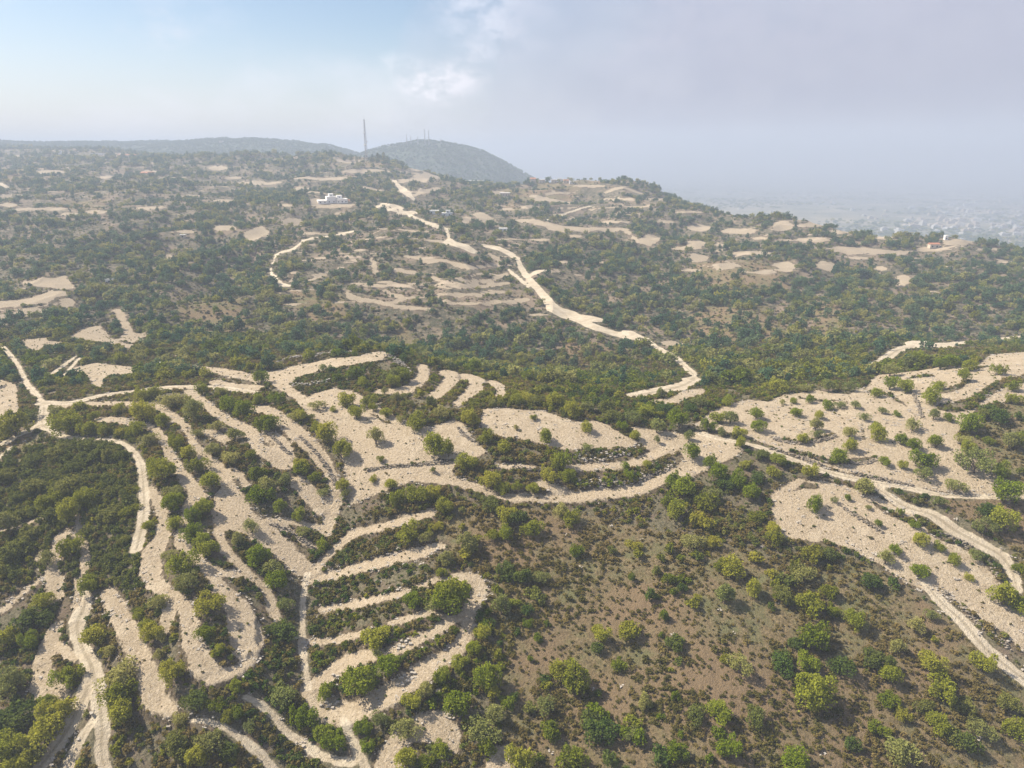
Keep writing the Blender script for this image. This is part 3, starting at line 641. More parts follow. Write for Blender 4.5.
patchy = np.where(ins, both('patchy', Xg, Yg), 0) if hasattr(NR, 'patchy') else smooth(Yg, 600, 800) * .8
plain = smooth(-Zb, 150, 205) * smooth(Yg, 700, 1100)
bare = np.maximum(fld, rod)
def fc(a): return (a[:-1, :-1] + a[1:, :-1] + a[:-1, 1:] + a[1:, 1:]) / 4
fb, rb = fc(fld), fc(rod)
rmask = rb > -0.3; fmask = (fb > -0.5) & ~rmask
at_all = dict(field=fld, road=rod, brown=brn, far=farA, patchy=patchy, plain=plain, rut=np.where(ins & (Yg < 300), both('rut', Xg, Yg), 1.0), wooded=smooth(Yg, 1650, 1850) * smooth(Zb, -205, -185) * .85)
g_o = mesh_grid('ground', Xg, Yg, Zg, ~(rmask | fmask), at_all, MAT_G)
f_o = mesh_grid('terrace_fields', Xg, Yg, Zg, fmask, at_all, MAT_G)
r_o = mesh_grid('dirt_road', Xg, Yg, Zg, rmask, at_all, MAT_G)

def gz(x, y): return float(ground(x, y)[0])

# ------------------------------------------------------------------ foliage geometry
def quads_mesh(name, C, S, mat, up=0.35, r=None, obj_mats=None):
    """many small leaf-spray faces centred on C with half sizes S, random tilt"""
    r = r or rng
    n = len(C)
    nrm = r.normal(size=(n, 3)); nrm[:, 2] = np.abs(nrm[:, 2]) + up; nrm /= np.linalg.norm(nrm, axis=1, keepdims=True)
    t = np.cross(nrm, r.normal(size=(n, 3))); t /= np.linalg.norm(t, axis=1, keepdims=True) + 1e-9
    b = np.cross(nrm, t)
    S = np.asarray(S)[:, None]; asp = r.uniform(.55, 1.0, (n, 1))
    V = np.stack([C - t * S - b * S * asp * .7, C + t * S * .8 - b * S * asp, C + t * S + b * S * asp * .8, C - t * S * .7 + b * S * asp], 1).reshape(-1, 3)
    me = bpy.data.meshes.new(name)
    me.vertices.add(4 * n); me.vertices.foreach_set('co', V.astype(np.float32).ravel())
    me.loops.add(4 * n); me.loops.foreach_set('vertex_index', np.arange(4 * n, dtype=np.int32))
    me.polygons.add(n); me.polygons.foreach_set('loop_start', (np.arange(n) * 4).astype(np.int32))
    me.update(calc_edges=True); me.materials.append(mat)
    return me
def crown_pts(n, lobes, rw, h0, h1, shell=.55):
    """lumpy crown: ellipsoid lobes around the limb tips; points lie mostly near the lobes' shells"""
    L = []
    for i in range(lobes):
        a = 2 * math.pi * (i / lobes) + rng.uniform(-.5, .5); rr = rw * rng.uniform(.20, .80) * (0 if i == 0 else 1)
        zc = h0 + (h1 - h0) * rng.uniform(.32, .66) * (1.2 if i == 0 else 1)
        L.append((rr * math.cos(a), rr * math.sin(a), zc, rw * rng.uniform(.24, .50), (h1 - h0) * rng.uniform(.24, .42)))
    out = []
    k = n // lobes; q_ = rng.uniform(.68, .95)
    L = [(a * 1.05, b * q_, c, d, e) for a, b, c, d, e in L]
    for cx, cy, cz, r1, r2 in L:
        d = rng.normal(size=(k, 3)); d /= np.linalg.norm(d, axis=1, keepdims=True)
        d[:, 2] = np.where(d[:, 2] < -.75, -d[:, 2], d[:, 2])
        q = rng.uniform(shell, 1.08, (k, 1)) ** .7
        bump = 1 + .22 * np.sin(d[:, :1] * 5 + cx * 3) * np.cos(d[:, 1:2] * 6 + cy)
        out.append(np.array([cx, cy, cz]) + d * q * bump * np.array([r1, r1, r2]))
    return np.vstack(out)
def tube(bm, pts, rads, seg=6):
    rings = []
    for i, p in enumerate(pts):
        p = Vector(p); a = Vector(pts[max(0, i - 1)]); b = Vector(pts[min(len(pts) - 1, i + 1)]); d = (b - a).normalized()
        x = d.orthogonal().normalized(); y = d.cross(x)
        rings.append([bm.verts.new(p + (x * math.cos(2 * math.pi * k / seg) + y * math.sin(2 * math.pi * k / seg)) * rads[i]) for k in range(seg)])
    for i in range(len(rings) - 1):
        for k in range(seg):
            bm.faces.new((rings[i][k], rings[i][(k + 1) % seg], rings[i + 1][(k + 1) % seg], rings[i + 1][k]))
    bm.faces.new(rings[-1])
def bm_mesh(name, bm, mat, smooth_=False):
    me = bpy.data.meshes.new(name); bm.to_mesh(me); bm.free(); me.materials.append(mat)
    if smooth_: me.polygons.foreach_set('use_smooth', np.ones(len(me.polygons), bool))
    return me
def trunk_mesh(rw, h0, h1):
    bm = bmesh.new()
    lean = (random.uniform(-.05, .05), random.uniform(-.05, .05))
    tube(bm, [(0, 0, -.12), (lean[0] * .5, lean[1] * .5, h0 * .5), (lean[0], lean[1], h0)], [.05, .036, .032], 8)
    for k in range(5):
        a = 2 * math.pi * k / 5 + random.uniform(-.3, .3); e = rw * random.uniform(.45, .7)
        tube(bm, [(lean[0], lean[1], h0 * .9), (lean[0] + e * .5 * math.cos(a), lean[1] + e * .5 * math.sin(a), h0 + (h1 - h0) * .3), (e * math.cos(a), e * math.sin(a), h0 + (h1 - h0) * .62)], [.024, .016, .006], 5)
    return bm_mesh('trunk', bm, M_BARK)
# unit tree: crown width 1, built in a dozen shapes
TREES = {}
def make_set(kind, mat, count, n, lobes, h0, h1, leaf):
    TREES[kind] = []
    for i in range(count):
        hh = h1 * random.uniform(.85, 1.12)
        C = crown_pts(n, lobes, .5, h0, hh)
        C[:, 2] = np.maximum(C[:, 2], .02)
        TREES[kind].append((quads_mesh('crown', C, rng.uniform(leaf * .6, leaf * 1.3, len(C)), mat), trunk_mesh(.5, h0 + .08, hh)))
make_set('tree', M_TREE, 10, 3200, 11, .04, .80, .022)
make_set('olive', M_OLIVE, 6, 2000, 9, .10, .76, .021)
make_set('bush', M_BUSH, 10, 2400, 9, .0, .66, .024)
make_set('maquis', M_DARK, 6, 2400, 10, .0, .70, .024)
def cypress_mesh(n=420):
    t = rng.uniform(0, 1, n) ** .8; a = rng.uniform(0, 6.283, n); rr = .13 * np.sin(np.pi * (t * .93 + .05)) ** .6 * rng.uniform(.7, 1.1, n)
    C = np.stack([rr * np.cos(a), rr * np.sin(a), .04 + t * .96], 1)
    return quads_mesh('crown', C, rng.uniform(.02, .04, n), M_DARK)

# ------------------------------------------------------------------ single trees and bushes: (u, v, crown width) of each crown in the photograph
TR = """376,436,25 435,444,33 448,450,20 416,420,28 401,419,12 441,412,22 471,417,25 431,402,15 408,402,15 398,397,15 385,391,11 356,412,20 346,401,18 368,400,20 373,407,12 386,412,15 381,459,9 433,470,9
373,479,10 392,484,16 318,404,17 333,409,8 298,415,18 312,416,12 267,424,22 328,435,28 342,450,24 316,427,15 302,465,20 286,477,15 343,482,15 346,492,15 446,507,20 490,500,25 506,447,20 486,437,18
468,462,22 491,480,24 503,487,20 508,515,22 261,377,17 394,375,22 356,372,22 403,376,18 338,377,15 363,382,15 392,382,16 323,367,12 403,357,14 480,400,14 492,401,14 505,400,14 263,490,30
203,390,16 222,390,14 140,396,17 155,394,17 173,399,26 195,411,30 218,426,18 198,433,14 213,448,24 230,456,24 235,434,18 250,454,16 228,404,22 243,409,22 258,400,14 268,424,22 278,399,16 300,414,20
348,399,20 163,421,18 143,414,26 138,429,20 175,441,20 190,454,18 198,466,20 213,481,24 165,474,26 155,464,18 150,439,20 175,491,22 173,504,20 175,524,17 133,489,14 131,509,17 150,526,15 205,509,20
195,516,20 193,534,22 208,549,22 203,541,20 252,526,19 258,471,20 268,486,24 285,479,18 303,466,22 280,506,18 300,514,17 325,491,15 315,476,15 343,486,16 258,556,26 275,569,28 238,539,17 303,531,14
323,544,16 183,564,28 170,554,15 72,424,30 82,406,14 55,410,14 94,416,13 90,429,17 102,451,24 92,444,22 82,444,20 140,409,14 120,409,14 122,431,14 105,431,14 120,454,20 110,457,20 128,491,14
115,479,16 38,484,28 70,484,26 85,501,22 70,514,26 110,511,26 130,509,16 30,531,24 8,524,26 52,514,22 18,496,20 18,549,28 72,549,22 48,559,18 8,564,22 125,539,13 150,524,12 112,559,18 15,424,35
28,414,18 5,476,20 50,504,22 32,459,20 60,449,22 75,466,18
97,638,24 110,651,14 122,673,36 120,693,32 125,711,28 197,696,26 175,673,26 155,633,20 160,601,22 150,626,16 140,613,16 210,601,28 187,581,26 205,631,20 221,648,12 92,586,20 32,616,32 45,603,20
70,676,24 50,701,20 8,638,26 32,643,18 12,683,30 15,716,34 47,731,34 60,711,28 30,746,28 8,748,30 25,762,28 180,743,30 212,741,28 230,748,22 200,756,24 235,686,15 215,703,16 237,713,18 227,716,14
250,726,16 162,638,12 160,656,14 180,718,15
278,583,26 286,603,20 286,628,28 326,691,20 361,683,34 388,666,25 378,636,30 378,653,14 451,598,40 436,603,24 411,598,22 283,693,32 303,718,26 333,741,26 323,731,22 406,728,28 363,726,20 381,718,20
368,746,16 441,748,18 406,758,28 426,761,20 456,701,32 481,726,40 496,713,28 488,746,24 488,676,30 493,686,24 501,606,26 461,661,20 473,648,16 483,631,18 426,691,22 411,701,20 441,678,20
408,532,28 426,537,18 468,542,30 446,557,22 438,524,15 441,572,14 506,567,24 506,532,22 493,532,18 416,494,26 431,492,22 398,499,20
587,427,15 546,436,22 534,417,9 516,427,8 587,447,13 560,460,28 567,475,20 547,475,20 533,487,16 517,487,14 647,464,11 626,467,13 629,475,13 622,426,13 657,425,24 678,421,22 657,440,10 635,435,14
689,436,14 692,452,22 645,410,20 667,407,22 632,417,20 607,407,28 610,415,20 587,405,22 572,410,24 537,399,20 555,400,20 517,400,18 527,398,16 660,394,14 730,417,20 717,417,18 705,425,14 712,428,12
721,432,12 740,442,15 740,432,15 758,426,16 756,414,16 700,402,20 690,406,18 712,380,20 727,400,16 717,470,26 709,462,16 682,485,28 672,480,18 705,500,28 675,507,28 667,500,18 570,515,28 532,527,24
519,515,26 560,510,20 737,480,22 752,492,22 757,475,20 747,462,16 762,452,18 757,515,22 702,520,30 724,480,22 712,492,20
795,411,15 819,415,11 815,425,18 803,437,17 817,433,14 849,431,19 850,445,18 837,456,20 864,417,12 875,426,14 878,435,18 828,405,14 840,404,12 855,404,13 809,399,12 782,402,8 793,401,8 850,387,15
828,386,18 805,387,16 778,386,20 875,392,14 890,385,15 905,387,17 882,410,11 897,414,8 883,461,12 902,465,11 902,440,14 912,425,18 913,445,16 924,460,24 924,472,19 935,442,17 933,415,13 930,396,22
938,385,14 948,417,12 968,424,26 963,441,16 973,462,32 968,450,16 955,485,20 1003,495,26 989,440,12 1008,442,20 1020,440,18 1000,472,18 1012,386,14 1013,400,12 993,410,22 985,412,18 998,415,20
963,377,14 968,367,13 998,370,14 948,362,18 908,364,20 890,370,20 918,362,18 940,365,14 863,487,25 815,505,20 809,472,18 834,500,8 778,460,18 773,470,20 915,502,9 938,501,14 925,495,8 900,512,8
914,524,11 985,510,20 985,525,22 998,522,26 920,540,16 939,547,12 953,560,15 975,555,13 969,577,9 920,571,20 885,557,20 894,549,13 872,580,24 1003,597,24 1018,604,22 811,552,24 828,552,22 803,572,28
828,590,20 808,600,30 783,594,26 775,537,22 773,527,18 930,614,15 853,617,22 1018,567,14 878,524,9 868,507,8 848,498,8
630,626,30 600,633,24 597,646,18 664,615,15 675,640,25 618,661,20 530,658,9 573,676,40 558,673,25 632,577,12 696,597,14 724,595,27 753,589,22 681,587,13 669,578,15 733,566,30 721,563,20 524,575,27
540,575,22 577,550,20 635,543,18 612,549,12 527,621,14 538,636,15 739,664,25 724,658,13 716,710,26 696,713,22 755,713,25 727,747,24 635,732,20 675,750,22 644,701,20 546,704,26 598,729,32 552,729,24
573,759,32 521,759,30 693,541,24 713,540,18 854,621,22 811,635,38 876,655,28 842,664,28 891,675,22 808,664,24 783,661,28 814,695,38 808,683,30 886,698,20 915,627,18 928,664,24 943,689,28 925,704,18
935,722,24 851,744,20 900,753,34 880,729,20 1014,729,26 965,741,24 980,729,22 952,735,22 1008,701,22 980,664,20 962,704,22 796,759,28 903,713,16 897,646,20 832,610,18 795,640,22"""
TR = [tuple(float(a) for a in t.split(',')) for t in TR.split()]
ANCH = [(20,425,'above the road junction at the far left'),(85,415,'between the two pale tracks near the road junction'),(110,445,'on the bank below the pale track by the road junction'),(50,480,'on the dark overgrown slope below the road junction'),
 (30,535,'low on the dark overgrown slope at the left edge'),(110,520,'between the dark slope and the winding white road'),(160,405,'under the long thin upper track'),(215,440,'between the upper left terraces'),(165,460,'on the bank beside the winding white road'),
 (180,515,'on the strip between the curving left terraces'),(200,570,'in the wedge above the hairpin terrace'),(260,480,'on the bank between the two widest left terraces'),(235,405,'below the junction of the upper track and the knoll'),(310,415,'on the slope left of the central plateau'),
 (300,470,'on the narrow bank above the forked terrace'),(270,565,'on the bank left of the straight stony path'),(150,620,'in the scrub between the two long lower left terraces'),(120,690,'in the hedge right of the white road at lower left'),(40,620,'left of the white road at lower left'),
 (30,730,'in the bottom left corner thicket'),(205,725,'in the thicket below the hairpin terrace'),(290,640,'in the scrub along the straight stony path'),(305,710,'between the loop terrace and the lower left track'),(375,660,'inside the looping terrace'),(430,600,'at the head of the looping terrace'),
 (415,535,'on the banks of the stacked small terraces'),(400,490,'in the hedge under the central plateau'),(395,440,'on the pale central plateau'),(350,400,'on the upper edge of the central plateau'),(385,375,'on the wooded knoll inside the curved white terrace'),
 (420,412,'in the cluster between plateau and knoll'),(410,745,'on the stony patch at the bottom'),(480,710,'on the bank right of the looping terrace'),(490,620,'at the left edge of the brown slope'),(490,455,'in the grove between the two central plateaus'),(480,405,'in the green belt above the central plateaus'),
 (545,430,'on the second pale plateau'),(560,465,'on the bank under the second plateau'),(590,405,'in the green belt behind the second plateau'),(650,420,'in the grove at the right end of the second plateau'),(500,515,'below the curved lower track'),(700,440,'at the saddle where the pale tracks meet'),
 (700,500,'on the brown slope just under the curved lower track'),(735,470,'beside the start of the long right hand road'),(715,395,'at the end of the winding valley road'),(580,550,'on the upper brown slope'),(620,640,'in the middle of the brown slope'),(570,680,'in the low thicket on the brown slope'),
 (560,740,'in the bottom centre scrub'),(700,590,'on the bare middle of the brown slope'),(730,710,'at the bottom of the brown slope'),(815,410,'on the pale hillside at right'),(850,440,'on the terraces above the long right hand road'),(820,390,'on the skyline of the pale right hillside'),
 (925,465,'in the row crossing the right hillside terraces'),(895,415,'on the upper right terraces'),(945,385,'by the dark hedge on the upper right hillside'),(970,450,'in the grove at the far right of the pale hillside'),(990,410,'on the reddish ground at the right edge'),(1000,510,'in the brown corner below the long right hand road'),
 (860,500,'at the head of the lower right bare field'),(930,545,'on the lower right bare field'),(810,570,'in the dark hedge beside the lower right bare field'),(875,590,'on the edge of the lower right bare field'),(810,670,'in the tall bushes going down the brown slope'),(865,650,'on the grassy slope right of the tall bushes'),
 (930,700,'on the dry slope in the bottom right corner'),(1000,600,'on the right edge of the lower right bare field'),(1000,715,'at the bottom of the right edge')]
KINDN = {'tree': ('carob_tree', 'tree'), 'olive': ('olive_tree', 'tree'), 'bush': ('round_bush', 'bush'), 'maquis': ('evergreen_shrub', 'shrub')}
def spec(u, v, w):
    p = cast(u, v + .32 * w, hf=ground)
    if p is None: return None
    rr = float(np.linalg.norm(p)); size = w * rr / F * .90
    fv = float(both('field', np.array([p[0]]), np.array([p[1]]))[0])
    h = (int(u * 13 + v * 7) % 97) / 97
    dark = u < 130 and 440 < v < 590
    if fv > -2.5: k = 'tree' if h < .72 else 'olive'
    elif dark: k = 'maquis'
    elif w * rr / F > 4.6 and h < .5: k = 'tree'
    elif h > .82: k = 'olive'
    elif h > .62: k = 'maquis'
    else: k = 'bush'
    return [u, v, w, p, size, k]
specs = [s for s in (spec(*t) for t in TR) if s]
TREE_XY = np.array([(s[3][0], s[3][1], s[4]) for s in specs])
groups = {}
for s in specs:
    a = min(range(len(ANCH)), key=lambda i: math.hypot(ANCH[i][0] - s[0], (ANCH[i][1] - s[1]) * 1.2)); s.append(a)
    groups.setdefault((a, s[5]), []).append(s)
ORD = ['leftmost', 'second from left', 'third from left', 'fourth from left', 'fifth from left', 'sixth from left', 'seventh from left', 'eighth from left', 'ninth from left', 'tenth from left', 'eleventh from left', 'twelfth from left']
TINT = {'tree': 'round green', 'olive': 'pale grey-green', 'bush': 'olive green', 'maquis': 'dark green'}
PROTO = {}; import re
WC = lambda s: len(re.findall(r'[A-Za-z]+', s))
for (a, k), ms in groups.items():
    ms.sort(key=lambda s: s[0])
    for i, s in enumerate(ms):
        name, cat = KINDN[k]
        vi = random.randrange(len(TREES[k])); cr, tk = TREES[k][vi]
        e = bpy.data.objects.new(name, None); COL.objects.link(e)
        p = s[3]; e.location = (p[0], p[1], gz(p[0], p[1]) - .04 * s[4]); e.rotation_euler = (0, 0, random.uniform(0, 6.28))
        hz_ = random.uniform(.85, 1.15); e.scale = (s[4] * random.uniform(.88, 1.18), s[4] * random.uniform(.88, 1.18), s[4] * hz_)
        e.empty_display_size = .2
        key = (k, vi)
        if key not in PROTO:
            c = bpy.data.objects.new('crown', cr); t = bpy.data.objects.new('trunk' if k in ('tree', 'olive') else 'stem', tk); PROTO[key] = (c, t)
        else: c, t = PROTO[key][0].copy(), PROTO[key][1].copy()
        for ch in (c, t): COL.objects.link(ch); ch.parent = e
        big = 'big ' if s[4] > 6 else 'small ' if s[4] < 3 else ''
        one = len(ms) == 1
        e['label'] = '%s%s %s %s%s' % (big, TINT[k], cat if k != 'olive' else 'olive-like tree', ANCH[a][2], '' if one else ', ' + ORD[min(i, 11)] + ' there')
        if WC(e['label']) > 16: e['label'] = e['label'].replace(' there', '').replace('round green', 'green').replace('olive green', 'green').replace('pale grey-green olive-like', 'pale olive-like')
        if WC(e['label']) > 16: e['label'] = e['label'].replace('green tree', 'tree', 1).replace('pale olive-like', 'olive-like').replace('dark green', 'dark')
        if WC(e['label']) > 16: e['label'] = e['label'].replace('big ', '').replace('small ', '')
        if WC(e['label']) > 16: e['label'] = e['label'].replace('green ', '', 1).replace('tree', 'tree').replace(' of the ', ' of ').replace('on the bank right', 'right').replace('on the brown slope just', 'just').replace('in the scrub ', '')
        if WC(e['label']) > 15: e['label'] = e['label'].replace(' from left', '').replace('hand ', '')
        e['category'] = cat; e['group'] = {'tree': 'round crowned trees on the terraces', 'olive': 'pale olive-like trees on the slopes', 'bush': 'green bushes on the slopes', 'maquis': 'dark evergreen shrubs on the slopes'}[k]

# ------------------------------------------------------------------ dry stone walls and rubble banks
def rock(bm, c, s, squash=.7):
    vs = []
    for i in range(8):
        d = Vector((1 if i & 1 else -1, 1 if i & 2 else -1, 1 if i & 4 else -1))
        vs.append(bm.verts.new(Vector(c) + Vector((d.x * s[0] * random.uniform(.6, 1.05), d.y * s[1] * random.uniform(.6, 1.05), d.z * s[2] * random.uniform(.6, 1.05) * squash))))
    for f in ((0, 1, 3, 2), (4, 6, 7, 5), (0, 4, 5, 1), (2, 3, 7, 6), (0, 2, 6, 4), (1, 5, 7, 3)): bm.faces.new([vs[i] for i in f])
def stone_run(name, pts, label, cat, height, thick, size, mat, per=1.0, kind=None, group=None):
    P = [cast(u, v, hf=ground) for u, v in catmull(pts, 4)]; P = [p for p in P if p is not None]
    bm = bmesh.new()
    for a, b in zip(P[:-1], P[1:]):
        L = float(np.hypot(*(b - a)[:2]))
        if L > 30: continue
        t = (b - a)[:2] / (L + 1e-9); nr = np.array([-t[1], t[0]])
        n = max(2, int(L / size * height / size * per * max(1, thick / size*.6)))
        for _ in range(n):
            q = a[:2] + t * random.uniform(0, L); off = random.uniform(-.5, .5) * thick
            x, y = q + nr * off; z = gz(x, y) + random.uniform(-.05, 1) * height * (1 - abs(off) / thick * 1.2)
            s = size * random.uniform(.45, 1.1)
            rock(bm, (x, y, z), (s * .6, s * .5, s * .45))
    me = bm_mesh(name, bm, mat); o = bpy.data.objects.new(name, me); COL.objects.link(o)
    o['label'] = label; o['category'] = cat
    if kind: o['kind'] = kind
    if group: o['group'] = group
    return o
for pts, lab in (([(366,471),(385,468),(410,466),(435,464),(452,463)], 'low dark stone wall crossing the pale central plateau'),
    ([(458,428),(466,437),(480,445)], 'short curved stone wall at the right end of the central plateau'),
    ([(512,468),(535,470),(560,470)], 'stone wall on the bank left below the second plateau'),
    ([(592,485),(620,484),(645,479),(665,471)], 'long curved stone wall above the lower curved track'),
    ([(770,449),(800,458),(822,466)], 'stone edging above the start of the long right hand road'),
    ([(858,475),(885,481),(915,487)], 'stone edging above the middle of the long right hand road'),
    ([(845,462),(862,464),(876,460)], 'stone wall under the middle terrace of the right hillside'),
    ([(773,440),(800,444),(825,440),(836,436)], 'stone wall curving under the tree on the pale right hillside'),
    ([(843,508),(862,521),(882,533)], 'stone wall crossing the middle of the lower right bare field'),
    ([(936,532),(962,543),(985,558),(998,578)], 'yellow rubble wall beside the broad track at right'),
    ([(941,590),(960,607),(985,630),(1012,650)], 'stone wall along the inner edge of the lower right track'),
    ([(905,384),(915,398),(922,418)], 'thin stone wall running down the upper right terraces'),
    ([(300,437),(315,452),(330,472),(337,490)], 'stone edging left of the steep strip beside the plateau'),
    ([(262,428),(276,441),(290,455)], 'stone wall between the two short strips left of the plateau'),
    ([(271,524),(290,532),(305,543),(316,551)], 'white stone wall on the bank above the forked terrace end')):
    stone_run('dry_stone_wall', pts, lab, 'stone wall', .8, .9, .42, M_WSTONE, 1.6, group='dry stone walls on the terraces')
for pts, lab, h, th in (([(276,364),(290,359),(304,357)], 'heap of white boulders behind the curved terrace, left one', 1.0, 3.5), ([(306,358),(325,354),(345,352),(356,353)], 'long bank of grey rubble behind the curved terrace, right one', 1.0, 4.0),
    ([(293,386),(305,387),(318,384),(330,383)], 'grey rubble face inside the curved terrace, under the knoll', 1.4, 3.0), ([(386,356),(396,360),(404,368),(412,376)], 'pale rock slope at the right shoulder of the knoll', 1.2, 2.5),
    ([(575,456),(600,457),(625,453),(640,447)], 'grey rubble bank under the second plateau', 0.7, 3.0), ([(575,485),(590,483),(625,480),(650,474)], 'grey rubble slope above the lower curved track', 0.6, 3.0),
    ([(400,683),(408,679),(416,674)], 'pale stone heap on the looping terrace', .7, 3.0), ([(322,702),(330,704),(338,702)], 'pale stone heap beside the bush in the loop bend', .6, 2.5), ([(330,678),(338,684),(342,690)], 'line of white stones inside the loop bend', .6, 2.0),
    ([(395,650),(402,645),(410,642)], 'white stones on the inner strip of the loop', .5, 2.0)):
    stone_run('rubble_bank', pts, lab, 'rubble', h, th, .55, M_STONE, .9, kind='stuff')

# ------------------------------------------------------------------ buildings
def box(bm, x0, x1, y0, y1, z0, z1):
    v = [bm.verts.new((x, y, z)) for z in (z0, z1) for x, y in ((x0, y0), (x1, y0), (x1, y1), (x0, y1))]
    for f in ((3, 2, 1, 0), (4, 5, 6, 7), (0, 1, 5, 4), (1, 2, 6, 5), (2, 3, 7, 6), (3, 0, 4, 7)): bm.faces.new([v[i] for i in f])
def part(name, bm, mat, parent):
    o = bpy.data.objects.new(name, bm_mesh(name, bm, mat)); COL.objects.link(o); o.parent = parent; return o
def building(name, u, v, wpx, hm, label, cat, mat, roofm, kind='flat', blocks=None, rot=0, depth=.55, win=True):
    p = cast(u, v, hf=ground)
    if p is None: return
    W = wpx * p[1] / F; Dp = W * depth
    e = bpy.data.objects.new(name, None); COL.objects.link(e); e['label'] = label; e['category'] = cat
    e.location = (p[0], p[1] + Dp * .3, gz(p[0], p[1]) - .4); e.rotation_euler = (0, 0, rot)
    bl = blocks or [(-.5, .5, -.5, .5, 0, 1.)]
    for (x0, x1, y0, y1, z0, z1) in bl:
        bm = bmesh.new(); box(bm, x0 * W, x1 * W, y0 * Dp, y1 * Dp, z0 * hm, z1 * hm); part('wall', bm, mat, e)
        bm = bmesh.new()
        if kind == 'flat': box(bm, x0 * W - .2, x1 * W + .2, y0 * Dp - .2, y1 * Dp + .2, z1 * hm + .003, z1 * hm + .3)
        else:
            ym = (y0 + y1) / 2 * Dp; o_ = .4; zz = z1 * hm + .003; a = [(x0 * W - o_, y0 * Dp - o_, zz), (x1 * W + o_, y0 * Dp - o_, zz), (x1 * W + o_, y1 * Dp + o_, zz), (x0 * W - o_, y1 * Dp + o_, zz), (x0 * W - o_, ym, zz + hm * .3), (x1 * W + o_, ym, zz + hm * .3)]
            vs = [bm.verts.new(q) for q in a]
            for f in ((0, 1, 5, 4), (2, 3, 4, 5), (0, 4, 3), (1, 2, 5), (3, 2, 1, 0)): bm.faces.new([vs[i] for i in f])
        part('roof', bm, roofm, e)
        if win:
            n = max(1, int((x1 - x0) * W / 3.2))
            for i in range(n):
                xc = (x0 + (x1 - x0) * (i + .5) / n) * W; zc = z0 * hm + min(1.7, (z1 - z0) * hm * .5)
                bm = bmesh.new(); box(bm, xc - .55, xc + .55, y0 * Dp - .06, y0 * Dp - .004, zc - .6, zc + .6)
                part('door' if i == 0 and z0 == 0 else 'window', bm, M_GLASS, e)
    return e
building('villa', 331, 203, 28, 8.5, 'large white stepped villa on its pale cleared yard', 'villa', M_WHITE, M_WHITE, blocks=[(-.5, -.2, -.6, .3, 0, .38), (-.19, .12, -.35, .5, 0, .78), (0.13, .5, -.5, .3, 0, .5), (.16, .34, -.2, .25, .55, .9), (-.1, .05, -.1, .35, .83, 1.1)], rot=.35)
building('outbuilding', 345, 203, 8, 3.0, 'small low outbuilding right beside the white villa', 'outbuilding', M_CREAM, M_TILE, kind='gable', rot=.2)
building('farmhouse', 434, 214, 9, 3.4, 'white flat roofed farm building beside the ridge road, left one', 'farmhouse', M_WHITE, M_WHITE)
building('farmhouse', 447, 216, 10, 4.2, 'taller white farm building with an upper block, middle one', 'farmhouse', M_WHITE, M_WHITE, blocks=[(-.5, .5, -.5, .5, 0, .7), (-.1, .3, -.4, .3, .75, 1.25)])
building('farmhouse', 459, 213, 7, 3.0, 'small white farm building, right one of the ridge farm', 'farmhouse', M_WHITE, M_WHITE)
building('warehouse', 467, 182, 31, 4.5, 'long low building with a pale flat roof below the blue mound', 'warehouse', M_CREAM, M_WHITE, depth=.22, rot=-.05)
building('country_house', 127, 157, 17, 4.2, 'long pale house with a brown roof on the left skyline ridge', 'house', M_CREAM, M_TILE, kind='gable', depth=.35)
building('country_house', 147, 176, 12, 5.0, 'cream house with red roof above the green terraced fields', 'house', M_CREAM, M_TILE, kind='gable', rot=-.3)
building('chapel', 61, 155, 4, 7.0, 'tiny white chapel-like block high on the left ridge', 'chapel', M_WHITE, M_WHITE, blocks=[(-.5, .5, -.5, .5, 0, .6), (-.2, .2, -.4, 0, .65, 1.2)])
building('country_house', 98, 155, 12, 3.5, 'low white house half hidden by trees on the left ridge', 'house', M_WHITE, M_WHITE, depth=.4)
building('shed', 110, 283, 8, 2.6, 'small white roofed shed among the trees at left', 'shed', M_WHITE, M_WHITE, win=True)
building('shed', 161, 367, 5, 1.8, 'tiny white shed beside the track behind the left terraces', 'shed', M_WHITE, M_WHITE)
building('shed', 183, 238, 5, 3, 'small pale hut in the dark wood left of the villa', 'shed', M_CREAM, M_WHITE)
building('country_house', 321, 159, 9, 4.0, 'low house with tan roof on the skyline left of the mast', 'house', M_CREAM, M_TILE, kind='gable')
building('country_house', 505, 196, 10, 4.0, 'tan house in the fields right of the long building', 'house', M_CREAM, M_WHITE)
building('shed', 503, 231, 8, 2.5, 'white roofed shed in the trees right of the ridge farm', 'shed', M_WHITE, M_WHITE)
HS = [(533,183,5,6),(538,181,4,7),(542,183,6,5),(548,182,5,6),(554,183,5,5),(560,182,4,5),(566,183,5,4),(572,184,5,4),(541,178,4,6),(550,178,5,5)]
for i, (u, v, w, h) in enumerate(HS):
    building('village_house', u, v, w, h, 'pale village house at the foot of the blue mound, %s' % (ORD[i] if i < 8 else ('upper left' if i == 8 else 'upper right')), 'house', M_WHITE if i % 2 else M_CREAM, M_TILE if i % 3 == 0 else M_WHITE, kind='gable' if i % 3 == 0 else 'flat', depth=.8)
building('white_tower', 946, 240, 3, 4, 'white tower-like house standing out above the hazy town', 'house', M_WHITE, M_WHITE, depth=1.)
building('country_house', 934, 248, 9, 3.6, 'pale farm building at the right end of the long fields', 'farmhouse', M_CREAM, M_TILE, kind='gable')

